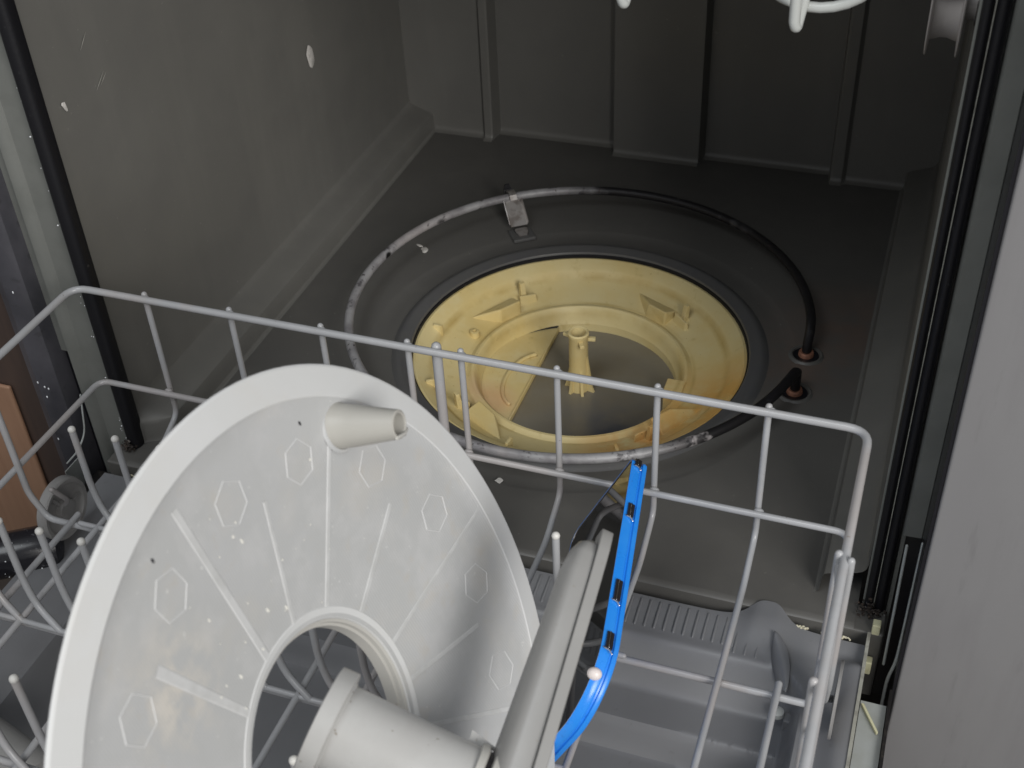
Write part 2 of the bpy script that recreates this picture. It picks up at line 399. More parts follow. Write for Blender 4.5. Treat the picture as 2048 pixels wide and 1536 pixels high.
# back wall: moulded panels of different depth
def back_y(x):
    y = YB
    prof = [(-0.160, -0.157, -0.006), (-0.149, -0.146, 0.019), (-0.023, -0.020, -0.016), (0.066, 0.070, 0.016), (0.192, 0.195, -0.018), (0.205, 0.209, 0.005)]
    for a, b, dlt in prof: y += dlt * sstep(a, b, x)
    return y
xs = []
x = XL - 0.004
while x < XR + 0.006:
    xs.append(x); x += 0.0012
zs = [0.0, 0.0012, 0.0025, 0.004, 0.006, 0.009, 0.02, 0.05, 0.12, 0.25, 0.40, 0.52]
bm = bmesh.new(); rows = []
for x in xs:
    col = []
    for z in zs:
        f = max(0.0, 1 - z / 0.006)
        y = back_y(x) + z * 0.012 - 0.006 * (1 - math.sqrt(max(0.0, 1 - f * f)))
        col.append(bm.verts.new((x, y, z)))
    rows.append(col)
for a, b in zip(rows, rows[1:]):
    for j in range(len(zs) - 1): bm.faces.new((a[j], b[j], b[j + 1], a[j + 1]))
o = link('back_wall', bm, m_tub, dw); o['label'] = 'ribbed back wall of the tub'

# side walls with the ledge low down
def side_wall(x0, sg):
    bm = bmesh.new()
    prof = [(0.0300, 0.0), (0.0285, 0.0006), (0.0272, 0.0024), (0.0268, 0.0060), (0.0262, 0.0150), (0.0252, 0.0178), (0.0232, 0.0190), (0.0150, 0.0215), (0.0060, 0.0248), (0.0030, 0.0266), (0.0010, 0.0292), (0.0, 0.0335), (-0.0005, 0.08), (-0.001, 0.20), (-0.002, 0.40), (-0.003, 0.52)]
    ys = [YF, YF + 0.004, YF + 0.010, YF + 0.018, 0.10, 0.2, 0.3, 0.4, 0.5, YB - 0.004, YB + 0.022]
    def fn(p, y):
        d, z = p
        k = sstep(YF, YF + 0.018, y) if sg > 0 else 1.0     # the left ledge runs out in a rounded nose
        return V((x0 + sg * (d * (0.15 + 0.85 * k)), y, z))
    extrude_profile(bm, prof, fn, ys)
    o = link('side_wall', bm, m_tub, dw); o.modifiers['split'].split_angle = math.radians(24); return o
o = side_wall(XL, 1); o['label'] = 'left side wall, lit by the room'
o = side_wall(XR, -1); o['label'] = 'right side wall in shadow'
bm = bmesh.new(); box(bm, (XL - 0.01, YF, 0.515), (XR + 0.01, YB + 0.03, 0.52))
link('tub_ceiling', bm, m_tub, dw, smooth=False)

for x0_, x1_ in ((XL - 0.012, XL + 0.010), (XR - 0.012, XR + 0.016)):
    bm = bmesh.new(); box(bm, (x0_, 0.0068, -0.060), (x1_, YF - 0.001, -0.0008)); link('corner_sill', bm, m_floor, dw, smooth=False, bevel=0.0015)
# residue spots on the walls and floor
def flake(c, nrm, sx, sy, rot, n=11, h=0.0006, name='residue_flake', wob=0.25):
    bm = bmesh.new(); nrm = V(nrm).normalized(); a = V((0, 0, 1)) if abs(nrm.z) < 0.9 else V((1, 0, 0))
    u = (a - nrm * a.dot(nrm)).normalized(); v = nrm.cross(u)
    cs, sn = math.cos(rot), math.sin(rot)
    ps = []
    for k in range(n):
        an = 2 * math.pi * k / n; rr = 1 + random.uniform(-wob, wob)
        px, py = sx * rr * math.cos(an), sy * rr * math.sin(an)
        ps.append(V(c) + u * (px * cs - py * sn) + v * (px * sn + py * cs))
    bot = [bm.verts.new(p + nrm * 0.0001) for p in ps]; top = [bm.verts.new(V(c) + (p - V(c)) * 0.86 + nrm * h) for p in ps]
    mid = bm.verts.new(V(c) + nrm * h * 1.15)
    for k in range(n):
        bm.faces.new((bot[k], bot[(k + 1) % n], top[(k + 1) % n], top[k])); bm.faces.new((top[k], top[(k + 1) % n], mid))
    return link(name, bm, m_chip, dw)
o = flake((-0.2428, 0.372, 0.160), (1, 0, 0), 0.0115, 0.0062, 0.15, wob=0.12); o['label'] = 'white chipped spot on the left wall'
flake((-0.2428, 0.056, 0.263), (1, 0, 0), 0.004, 0.0016, 0.3)
flake((-0.136, 0.338, 0.0004), (0, 0, 1), 0.0030, 0.0058, 0.5)
flake((-0.143, 0.343, 0.0004), (0, 0, 1), 0.0015, 0.0035, 1.2)
flake((0.033, 0.069, 0.0004), (0, 0, 1), 0.0028, 0.0026, 0.0)
for (yy_, zz_, ln, rt) in ((0.096, 0.262, 0.007, 0.9), (0.100, 0.262, 0.005, 0.95), (0.090, 0.292, 0.006, 0.8)):
    bm = bmesh.new(); d = V((0, math.sin(rt), math.cos(rt)))
    sweep(bm, [V((-0.2433, yy_, zz_)) - d * ln, V((-0.2431, yy_, zz_)), V((-0.2433, yy_ + 0.0005, zz_)) + d * ln], 0.00035, 6, radii=[0.0001, 0.0004, 0.0001])
    link('scratch', bm, m_scr, dw)

# ---- sump
def lz(name, prof, mat, parent=dw, n=96, org=None, close=False):
    bm = bmesh.new(); lathe(bm, prof, n, V((0, 0, 0)), V((0, 0, 1)), close)
    return link(name, bm, mat, parent, loc=tuple(SC if org is None else org))
ring_prof = [(0.1355, -0.008), (0.1358, -0.001), (0.1368, 0.0012), (0.1385, 0.0018), (0.1420, 0.0022), (0.1440, 0.0032), (0.1475, 0.0030), (0.1500, 0.0010), (0.1515, 0.0001), (0.1515, -0.006)]
lz('sump_ring', ring_prof, m_ring)
lz('sump_black_line', [(0.1346, -0.004), (0.1350, -0.0012), (0.1362, -0.0004), (0.1366, -0.003)], m_gask)  # thin black line at the rim of the yellow bowl
# yellow bowl; floor is deeper to the right of the chord where the water stands
basin_prof = [(0.1354, -0.006), (0.1346, -0.0035), (0.1325, -0.0030), (0.128, -0.0055), (0.1245, -0.0080), (0.1215, -0.0105), (0.1200, -0.0135), (0.1165, -0.0160), (0.108, -0.0195), (0.098, -0.0232),
              (0.0925, -0.0247), (0.0905, -0.0238), (0.0885, -0.0222), (0.0865, -0.0222), (0.0845, -0.0243), (0.0830, -0.0290), (0.0815, -0.0340), (0.0800, -0.0368)]
sb = lz('sump_basin', basin_prof, m_yel); sb['label'] = 'stained yellow plastic sump bowl'
CH = -0.040      # chord position (x relative to the centre)
r0 = 0.0805
# shelf left of the chord
bm = bmesh.new()
a0 = math.acos(CH / r0); arc = [(r0 * math.cos(a0 + (2 * math.pi - 2 * a0) * k / 30), r0 * math.sin(a0 + (2 * math.pi - 2 * a0) * k / 30)) for k in range(31)]
top = [bm.verts.new((x, y, -0.0355 - 0.004 * sstep(-0.08, -0.04, x))) for x, y in arc]
low = [bm.verts.new((top[0].co.x + 0.001, top[0].co.y, -0.066)), bm.verts.new((top[-1].co.x + 0.001, top[-1].co.y, -0.066))]
bm.faces.new(top); bm.faces.new((top[0], low[0], low[1], top[-1]))
shelf = link('sump_shelf', bm, m_yel, sb, smooth=False)
bm = bmesh.new(); sweep(bm, [(top_x, top_y, -0.0391) for top_x, top_y in [(CH, -r0 * 0.86 + i * r0 * 1.72 / 6) for i in range(7)]], 0.0007, 8)
link('shelf_edge', bm, m_yel, sb)
bm = bmesh.new(); sweep(bm, [(-0.040 - 0.020 * math.cos(a), -0.010 + 0.036 * math.sin(a), -0.0372) for a in [(-1.25 + 2.5 * k / 20) for k in range(21)]], 0.0016, 8)
link('shelf_ridge', bm, m_yel, sb)
# pit wall
bm = bmesh.new(); wall = [(r0 * math.cos(-a0 + 2 * a0 * k / 48), r0 * math.sin(-a0 + 2 * a0 * k / 48)) for k in range(49)]
for z0, z1, ra, rb in ((-0.036, -0.047, 1.0, 0.99), (-0.047, -0.068, 0.99, 0.98)):
    A = [bm.verts.new((x * ra, y * ra, z0)) for x, y in wall]; B = [bm.verts.new((x * rb, y * rb, z1)) for x, y in wall]
    for k in range(48): bm.faces.new((A[k], A[k + 1], B[k + 1], B[k]))
link('pit_wall', bm, m_yel, sb)
bm = bmesh.new(); wv = [bm.verts.new((x * 0.995, y * 0.995, -0.0440)) for x, y in wall]; bm.faces.new(wv)
link('standing_water', bm, m_water, sb, smooth=False)
# centre post: a tube with fins and little ears
bm = bmesh.new()
lathe(bm, [(0.0085, -0.062), (0.0085, -0.058), (0.0080, -0.030), (0.0076, 0.008), (0.0084, 0.0095), (0.0086, 0.0125), (0.0076, 0.0135), (0.0062, 0.0130), (0.0058, 0.0085), (0.0056, -0.004), (0.0, -0.004)], 28)
link('centre_post', bm, m_yel, sb)
for an, ln, zt in ((-10, 0.0135, -0.004), (80, 0.006, -0.016), (178, 0.0100, -0.018), (245, 0.0090, -0.022), (300, 0.0110, -0.016)):
    a = math.radians(an); d = V((math.cos(a), math.sin(a), 0)); s = V((-d.y, d.x, 0)) * 0.0011
    bm = bmesh.new()
    q = [d * 0.0070 + V((0, 0, zt)), d * (0.0070 + ln * 0.4) + V((0, 0, -0.040)), d * (0.0070 + ln) + V((0, 0, -0.060)), d * 0.0070 + V((0, 0, -0.060))]
    A = [bm.verts.new(p + s) for p in q]; B = [bm.verts.new(p - s) for p in q]
    bm.faces.new(A); bm.faces.new(B[::-1])
    for k in range(4): bm.faces.new((A[k], B[k], B[(k + 1) % 4], A[(k + 1) % 4]))
    link('post_fin', bm, m_yel, sb, smooth=False)
for an in (10, 165, -60):
    a = math.radians(an); d = V((math.cos(a), math.sin(a), 0)); bm = bmesh.new()
    box(bm, (0.0075, -0.0018, 0.0055), (0.0138, 0.0018, 0.0085), Matrix.Rotation(a, 4, 'Z'))
    link('post_ear', bm, m_yel, sb, smooth=False, bevel=0.0006)

# bayonet catches: a block sloped to shade itself in place of a hollow, and a peg
m_yel_d = m_yel
def catch(p):
    def pol(r, a, z): a = math.radians(p + a); return V((r * math.cos(a), r * math.sin(a), z))
    def block(name, pts, bv):
        bm = bmesh.new(); vs = [bm.verts.new(pol(*q)) for q in pts]
        for f in ((0, 1, 2, 3), (4, 5, 6, 7), (0, 1, 5, 4), (1, 2, 6, 5), (2, 3, 7, 6), (3, 0, 4, 7)): bm.faces.new([vs[i] for i in f])
        return link(name, bm, m_yel, sb, smooth=False, bevel=bv)
    # top falls away outwards and lies in its own shade, the inner end face catches the light
    block('catch_block', [(0.0935, 6, -0.026), (0.0935, 19, -0.026), (0.116, 31, -0.020), (0.112, 6, -0.022),
                          (0.0950, 6, -0.0115), (0.0960, 18, -0.0125), (0.112, 29, -0.0172), (0.108, 6, -0.0158)], 0.0016)
    block('catch_peg', [(0.1050, 2.2, -0.022), (0.1050, -0.6, -0.022), (0.1110, -0.6, -0.019), (0.1110, 2.2, -0.019),
                        (0.1085, 2.0, -0.0050), (0.1085, -0.4, -0.0050), (0.1118, -0.4, -0.0045), (0.1118, 2.0, -0.0045)], 0.0005)
    block('catch_lip', [(0.1010, 4, -0.024), (0.1010, -5, -0.024), (0.1045, -5.5, -0.022), (0.1045, 4, -0.022),
                        (0.1020, 4, -0.0135), (0.1020, -4.5, -0.0150), (0.1040, -5, -0.0150), (0.1040, 4, -0.0130)], 0.0006)
for p_ in (133, 50, 226, -44): catch(p_)
# small screw boss on the left of the bowl, little tabs and a notch block on the pit rim
bm = bmesh.new(); lathe(bm, [(0.0045, -0.0235), (0.0040, -0.0185), (0.0020, -0.0180), (0.0018, -0.0205), (0, -0.0205)], 14, V((-0.098, 0.018, 0)))
link('screw_boss', bm, m_yel, sb)
bm = bmesh.new(); box(bm, (0.0735, -0.012, -0.045), (0.0885, 0.004, -0.0205)); link('rim_block', bm, m_yel, sb, smooth=False, bevel=0.001)
for an in (215, 262, 300, 180):
    a = math.radians(an); bm = bmesh.new(); box(bm, (0.119, -0.0012, -0.016), (0.127, 0.0012, -0.004), Matrix.Rotation(a, 4, 'Z'))
    link('rim_tab', bm, m_yel, sb, smooth=False, bevel=0.0004)

# ---- heating element
HC = V((0.0335, 0.258, 0.025)); HR = 0.185
t_end = V((0.2165, 0.2755, 0)); t_end2 = V((0.2155, 0.2265, 0))
pts = []
a1 = math.asin((t_end.y + 0.004 - HC.y) / HR); a2 = -math.asin((HC.y - (t_end2.y - 0.012)) / HR)
pts.append(t_end + V((0, 0, -0.004))); pts.append(t_end + V((0, 0.001, 0.012))); pts.append(t_end + V((0.0005, 0.004, 0.021)))
K = 120
for k in range(K + 1):
    an = a1 + 0.06 + (2 * math.pi + a2 - 0.06 - a1 - 0.06) * k / K
    pts.append(HC + V((math.cos(an), math.sin(an), 0)) * HR)
pts += [V((t_end2.x - 0.0005, t_end2.y - 0.0060, 0.0245)), V((t_end2.x, t_end2.y - 0.0015, 0.021)), V((t_end2.x, t_end2.y, 0.014)), t_end2 + V((0, 0, -0.004))]
bm = bmesh.new(); sweep(bm, [p - HC for p in pts], 0.0038, 12)
he = link('heating_element', bm, m_heat, dw, loc=tuple(HC)); he['label'] = 'round heating tube, pale scale at left, black at right'
for tp in (t_end, t_end2):
    bm = bmesh.new(); lathe(bm, [(0.0036, 0.0002), (0.0036, 0.0040), (0.0052, 0.0042), (0.0060, 0.0030), (0.0062, 0.0)], 20); link('terminal_nut', bm, m_copper, he, loc=tuple(tp - HC))
    bm = bmesh.new(); lathe(bm, [(0.0062, 0.0006), (0.0096, 0.0007), (0.0100, 0.0003), (0.0102, 0.0)], 24); link('terminal_dark_ring', bm, m_pedge, he, loc=tuple(tp - HC))  # second part: flat black ring painting the dark of a hole
    bm = bmesh.new(); lathe(bm, [(0.0102, 0.0002), (0.0108, 0.0016), (0.0122, 0.0018), (0.0140, 0.0)], 28); link('terminal_boss', bm, m_floor, dw, loc=tuple(tp))
# steel clip that holds the tube
ca = math.atan2(0.406 - HC.y, -0.0745 - HC.x); cd = V((math.cos(ca), math.sin(ca), 0)); ct = V((-cd.y, cd.x, 0))
def clip_pt(r, t, z): return cd * r + ct * t + V((0, 0, z))
def strip(name, path, hw, th, mat):
    """bent sheet-metal strip: path of (radius, height), half widths hw"""
    bm = bmesh.new(); rows = []
    for i, (r, z) in enumerate(path):
        a = path[max(i - 1, 0)]; b = path[min(i + 1, len(path) - 1)]
        t = V((b[0] - a[0], 0, b[1] - a[1])).normalized(); nr, nz = -t.z * th, t.x * th
        h = hw[i] if isinstance(hw, (list, tuple)) else hw
        rows.append([bm.verts.new(clip_pt(r, -h, z)), bm.verts.new(clip_pt(r, h, z)), bm.verts.new(clip_pt(r + nr, h, z + nz)), bm.verts.new(clip_pt(r + nr, -h, z + nz))])
    for a, b in zip(rows, rows[1:]):
        for k in range(4): bm.faces.new((a[k], a[(k + 1) % 4], b[(k + 1) % 4], b[k]))
    bm.faces.new(rows[0][::-1]); bm.faces.new(rows[-1])
    return link(name, bm, mat, he, smooth=False)
strip('clip_plate', [(0.1830, -0.0020), (0.1785, -0.0052), (0.1740, -0.0085), (0.1700, -0.0118), (0.1660, -0.0150), (0.1625, -0.0178)], [0.0066, 0.0074, 0.0076, 0.0074, 0.0078, 0.0076], 0.0008, m_steel)
for sgn in (-1, 1):
    bm = bmesh.new(); pa = [(0.1830, -0.0015), (0.1760, -0.0068), (0.1690, -0.0125), (0.1625, -0.0175)]
    A = [bm.verts.new(clip_pt(r, sgn * 0.0072, z - 0.001)) for r, z in pa]; B = [bm.verts.new(clip_pt(r, sgn * 0.0092, z + 0.0022)) for r, z in pa]
    C_ = [bm.verts.new(clip_pt(r, sgn * 0.0084, z + 0.0026)) for r, z in pa]
    for k in range(3): bm.faces.new((A[k], A[k + 1], B[k + 1], B[k])); bm.faces.new((B[k], B[k + 1], C_[k + 1], C_[k])); bm.faces.new((C_[k], C_[k + 1], A[k + 1], A[k]))
    link('clip_flap', bm, m_steel, he, smooth=False)
strip('clip_hook', [(0.177, 0.001), (0.180, 0.0045), (0.184, 0.0058), (0.1885, 0.0045), (0.191, 0.0), (0.1925, -0.006)], 0.0032, 0.0008, m_steel)
strip('clip_peg', [(0.192, -0.006), (0.196, -0.004), (0.199, 0.001), (0.200, 0.006)], [0.003, 0.0042, 0.0038, 0.002], 0.0018, m_gask)
strip('clip_foot', [(0.161, -0.0190), (0.158, -0.0180), (0.154, -0.0185), (0.150, -0.0205)], [0.004, 0.0058, 0.0056, 0.0036], 0.0014, m_steel)
bm = bmesh.new(); box(bm, (-0.0105, 0.001, -0.025), (0.0105, 0.020, -0.0215), Matrix.Translation(cd * 0.144) @ Matrix.Rotation(ca - math.pi / 2, 4, 'Z'))
link('clip_base', bm, m_ring, he, smooth=False, bevel=0.0012)

# ---- front frame: gasket, flange, black blocks for the dark hinge cavity (both sides)
def vstrip(name, prof, z0, z1, mat, parent=dw, smooth=True, bevel=None, nz=2):
    """closed x-y profile extruded upwards"""
    bm = bmesh.new(); rows = []
    for k in range(nz):
        z = z0 + (z1 - z0) * k / (nz - 1); rows.append([bm.verts.new((x, y, z)) for x, y in prof])
    n = len(prof)
    for a, b in zip(rows, rows[1:]):
        for i in range(n): bm.faces.new((a[i], a[(i + 1) % n], b[(i + 1) % n], b[i]))
    bm.faces.new(rows[0][::-1]); bm.faces.new(rows[-1])
    return link(name, bm, mat, parent, smooth=smooth, bevel=bevel)
def arcp(cx, cy, rx, ry, a0, a1, n=8):
    return [(cx + rx * math.cos(math.radians(a0 + (a1 - a0) * k / n)), cy + ry * math.sin(math.radians(a0 + (a1 - a0) * k / n))) for k in range(n + 1)]
ZT = 0.50
# left
vstrip('tub_edge', [(-0.2435, YF - 0.004), (-0.2400, YF - 0.004), (-0.2395, YF + 0.003), (-0.2430, YF + 0.004)], 0.0, ZT, m_tub)
g = vstrip('gasket', arcp(-0.2425, YF - 0.002, 0.0052, 0.0045, 180, 360) + arcp(-0.2425, YF + 0.004, 0.0052, 0.002, 0, 180), -0.012, ZT, m_gask, nz=30)
g['label'] = 'black rubber door gasket on the left, specked with water drops'
fl = [(-0.2490, YF + 0.004), (-0.2495, YF + 0.001), (-0.2680, YF + 0.0008), (-0.2700, YF - 0.0015), (-0.2730, YF - 0.0035), (-0.2765, YF - 0.0035), (-0.2785, YF - 0.001), (-0.2800, YF + 0.001), (-0.2905, YF + 0.001), (-0.2905, YF + 0.006), (-0.2490, YF + 0.006)]
o = vstrip('front_flange', fl, 0.078, ZT, m_flange); o['label'] = 'grey front flange left of the opening'
fl2 = fl[:8] + [(-0.2800, YF + 0.006), (-0.2490, YF + 0.006)]
vstrip('front_flange', fl2, -0.06, 0.078, m_flange)
vstrip('hinge_dark_block', [(-0.280, YF + 0.004), (-0.3000, YF + 0.004), (-0.3000, YF + 0.03), (-0.280, YF + 0.03)], -0.08, 0.078, m_pedge)  # solid black block, painted-in dark of the cavity
# right
vstrip('tub_edge', [(0.2904, YF - 0.0010), (0.2916, YF - 0.0012), (0.2918, YF + 0.003), (0.2904, YF + 0.003)], 0.0, ZT, m_flange)
g = vstrip('gasket', arcp(0.2943, YF - 0.001, 0.0026, 0.0040, 180, 360) + arcp(0.2943, YF + 0.004, 0.0026, 0.002, 0, 180), -0.012, ZT, m_gask, nz=30)
g['label'] = 'black rubber door gasket on the right'
vstrip('gasket_seam', [(0.2970, YF - 0.0030), (0.2975, YF - 0.0030), (0.2975, YF + 0.003), (0.2970, YF + 0.003)], 0.0, ZT, m_edge, smooth=False)
vstrip('gasket', arcp(0.3008, YF - 0.001, 0.0032, 0.0044, 180, 360) + arcp(0.3008, YF + 0.004, 0.0032, 0.002, 0, 180), -0.012, ZT, m_gask, nz=30)
fr = [(0.3045, YF + 0.004), (0.3048, YF + 0.000), (0.3056, YF - 0.0030), (0.3066, YF - 0.0040), (0.3160, YF - 0.0034), (0.3172, YF - 0.0020), (0.3180, YF + 0.001), (0.3180, YF + 0.006), (0.3045, YF + 0.006)]
o = vstrip('front_flange', fr, 0.068, ZT, m_flange); o['label'] = 'grey front flange right of the opening'
vstrip('front_flange', [(0.3045, YF + 0.004), (0.3052, YF + 0.000), (0.3075, YF + 0.000), (0.3078, YF + 0.004)], -0.05, 0.068, m_flange)
vstrip('hinge_dark_block', [(0.3078, YF + 0.005), (0.3190, YF + 0.005), (0.3190, YF + 0.03), (0.3078, YF + 0.03)], -0.09, 0.070, m_pedge)
# droplets on the left gasket and side
bm = bmesh.new()
for k in range(46):
    z = 0.36 * random.random() ** 1.7; x = random.choice((-0.2484, -0.2474, -0.2466, -0.2440)) + random.uniform(-0.0018, 0.0012)
    r = random.choice((0.00025, 0.0003, 0.0004, 0.0006))
    bmesh.ops.create_icosphere(bm, subdivisions=1, radius=r, matrix=Matrix.Translation((x, YF - 0.0042 + random.uniform(-0.0004, 0.0004), z)))
o = link('water_drops', bm, m_drop, dw); o['kind'] = 'stuff'

# dirt packed round the foot of both gaskets
for gx in (0.2955, -0.2455):
    bm = bmesh.new()
    for k in range(90):
        q = Matrix.Rotation(random.uniform(0, 6), 4, (random.random(), random.random(), 1))
        rr = random.uniform(0.0003, 0.0011)
        box(bm, (-rr, -rr * 0.6, -rr * 0.8), (rr, rr * 0.6, rr * 0.5), Matrix.Translation((gx + random.gauss(0, 0.0035), YF - 0.008 + random.gauss(0, 0.0025), 0.0005 + abs(random.gauss(0, 0.0035)))) @ q)
    o = link('packed_dirt', bm, m_dirt, dw); o['kind'] = 'stuff'
# hinge arms on the right, in the cavity
tube('hinge_arm', [(0.3168, 0.012, 0.078), (0.3165, 0.004, 0.010), (0.3160, 0.0, -0.014), (0.3130, -0.004, -0.026), (0.3128, -0.010, -0.055)], 0.0011, m_frame, dw, fr=0.006)
tube('hinge_arm', [(0.3085, 0.016, 0.070), (0.3088, 0.006, 0.030), (0.3092, 0.0, -0.018)], 0.0009, m_frame, dw)
tube('hinge_arm', [(-0.2795, 0.028, 0.040), (-0.2790, 0.020, 0.010), (-0.2810, 0.010, 0.0), (-0.2900, 0.004, -0.010)], 0.0007, m_frame, dw, fr=0.008)
for p0 in ((0.2985, 0.010, 0.001), (0.2975, 0.003, -0.026)):
    bm = bmesh.new(); box(bm, (p0[0], p0[1] - 0.003, p0[2] - 0.0055), (p0[0] + 0.0050, p0[1] + 0.003, p0[2] + 0.0055)); link('foam_pad', bm, m_foam, dw, smooth=False, bevel=0.0008)
bm = bmesh.new(); box(bm, (-0.2810, -0.006, -0.050), (-0.2560, 0.022, -0.0295)); link('hinge_plate', bm, m_black, dw, smooth=False, bevel=0.001)
bm = bmesh.new(); box(bm, (-0.2825, -0.008, -0.030), (-0.2818, 0.014, -0.006)); link('hinge_plate', bm, m_frame, dw, smooth=False)

# ---- open door, lying flat towards the viewer
bm = bmesh.new()
DX0, DX1 = -0.252, 0.2985
def door_z(x, y):
    """height of the moulded liner"""
    rimL = 1 - sstep(-0.192, -0.186, x); xb = 0.2390 + 0.022 * sstep(-0.018, -0.048, y); rimR = sstep(xb - 0.004, xb + 0.006, x) * sstep(-0.010, -0.022, y)
    z_in = -0.004 - 0.004 * sstep(0.0, -0.028, y) - 0.0270 * sstep(-0.028, -0.052, y) - 0.020 * sstep(-0.074, -0.086, y)
    # recess floor away from the hinge edge; the two long rims stay high
    zl = -0.003 - 0.002 * sstep(-0.215, -0.235, x); zr = -0.0065 + 0.0065 * sstep(0.276, 0.293, x)
    z = z_in * (1 - rimL) + zl * rimL
    z = z * (1 - rimR) + zr * rimR
    return z + 0.0055 / (1 + ((x - 0.2360) / 0.0135) ** 4) * sstep(-0.030, 0.002, y)
def door_yedge(x):
    b = 1 / (1 + abs((x - 0.2355) / 0.0120) ** 3.2)
    return -0.001 + 0.0135 * b
xs = sorted(set([DX0 + (DX1 - DX0) * k / 220 for k in range(221)] + [-0.192 + 0.001 * k for k in range(8)] + [0.26 + 0.001 * k for k in range(16)] + [0.215 + 0.0012 * k for k in range(40)]))
yst = [0.0, 0.012] + [0.02 + 0.02 * k for k in range(60)] + [1.35, 1.6, 2.2, 3.4, 5.0]
rows = []
for x in xs:
    ye = door_yedge(x); col = [bm.verts.new((x, ye + 0.001, -0.030)), bm.verts.new((x, ye + 0.0005, door_z(x, ye) - 0.0015))]
    for t in yst:
        y = ye - t * 0.105; col.append(bm.verts.new((x, y, door_z(x, y))))
    rows.append(col)
for a, b in zip(rows, rows[1:]):
    for j in range(len(rows[0]) - 1): bm.faces.new((a[j], b[j], b[j + 1], a[j + 1]))
door = link('door', bm, m_liner, dw); door['label'] = 'opened door with grey moulded inner liner'
# grip ribs along the hinge edge: one mesh shared by all
bm = bmesh.new(); sweep(bm, [(0, -0.0045, -0.0042), (0.0, -0.012, -0.0053), (0.0, -0.0225, -0.0074)], 0.00085, 8)
rib0 = link('grip_rib', bm, m_liner, door)
xr = [0.0885 + 0.0062 * k for k in range(22)] + [0.2205 + 0.0068 * k for k in range(3)]
xr += [0.0885 - 0.0062 * (k + 1) for k in range(46)]
for i, x in enumerate(xr):
    o = rib0 if i == 0 else rib0.copy()
    if i: COL.objects.link(o); o.parent = door
    o.location = (x, -0.004 if x > 0.22 else 0.0, -0.0006 if x > 0.22 else 0.0)
# metal side rails of the door, limescale, and small fittings
bm = bmesh.new(); box(bm, (0.2995, -0.5, -0.024), (0.3145, -0.030, -0.020)); link('side_frame', bm, m_frame, door, smooth=False)
bm = bmesh.new(); box(bm, (0.2965, -0.5, -0.020), (0.2985, 0.006, 0.0008)); link('side_frame', bm, m_edge, door, smooth=False)
bm = bmesh.new(); pp = [(0.300, -0.034, -0.0195), (0.3015, -0.034, -0.0195), (0.3118, -0.052, -0.0195), (0.3108, -0.053, -0.0195)]
A = [bm.verts.new(p) for p in pp]; B = [bm.verts.new((p[0], p[1], p[2] + 0.002)) for p in pp]; bm.faces.new(A[::-1]); bm.faces.new(B)
for k in range(4): bm.faces.new((A[k], A[(k + 1) % 4], B[(k + 1) % 4], B[k]))
link('frame_brace', bm, m_foam, door, smooth=False)
bm = bmesh.new(); box(bm, (0.3150, -0.6, -0.030), (0.3168, -0.02, -0.016)); link('side_frame', bm, m_black, door, smooth=False)
def crust(x0, x1, y, z):
    bm = bmesh.new(); n = 26
    for k in range(n):
        x = x0 + (x1 - x0) * k / (n - 1); r = random.uniform(0.0004, 0.0011)
        bmesh.ops.create_icosphere(bm, subdivisions=1, radius=r, matrix=Matrix.Translation((x, y + random.uniform(-0.0008, 0.0008), z + random.uniform(-0.0004, 0.0004))))
    o = link('limescale', bm, m_lime, door); o['kind'] = 'stuff'
crust(0.2535, 0.261, 0.0015, -0.0035); crust(0.270, 0.287, 0.0005, -0.0030); crust(-0.236, -0.205, 0.0005, -0.003)
bm = bmesh.new(); lathe(bm, [(0.0, 0.004), (0.0022, 0.004), (0.0038, 0.003), (0.0042, 0.0)], 16); link('fitting_cap', bm, m_wirew, door, loc=(0.2535, -0.052, -0.024))
bm = bmesh.new(); box(bm, (0.2575, -0.056, -0.034), (0.2655, -0.049, -0.024)); link('fitting_block', bm, m_liner, door, smooth=False, bevel=0.001)
for k in range(3):
    bm = bmesh.new(); box(bm, (0.2665 + 0.003 * k, -0.052, -0.030), (0.2680 + 0.003 * k, -0.046, -0.014)); link('fitting_tooth', bm, m_liner, door, smooth=False, bevel=0.0004)

# added blade imitating the lit side wall of the recess corner
bm = bmesh.new(); nf = 14; A, B = [], []
for k in range(nf + 1):
    t = k / nf; wv_ = math.sin(math.pi * t) ** 0.75
    c = V((0.2425 + 0.0140 * t, -0.010 - 0.036 * t, 0.0010 - 0.011 * t))
    A.append(bm.verts.new(c + V((0.0045, 0.0035, 0.0015)) * wv_)); B.append(bm.verts.new(c + V((-0.0035, -0.003, -0.0050)) * wv_))
M_ = [bm.verts.new((a.co + b.co) / 2 + V((0.0, 0.0, 0.0006)) * math.sin(math.pi * k / nf)) for k, (a, b) in enumerate(zip(A, B))]
for k in range(nf):
    bm.faces.new((A[k], A[k + 1], M_[k + 1], M_[k])); bm.faces.new((M_[k], M_[k + 1], B[k + 1], B[k]))
o = link('lit_side_blade', bm, m_liner, door); so = o.modifiers.new('thick', 'SOLIDIFY'); so.thickness = 0.0012

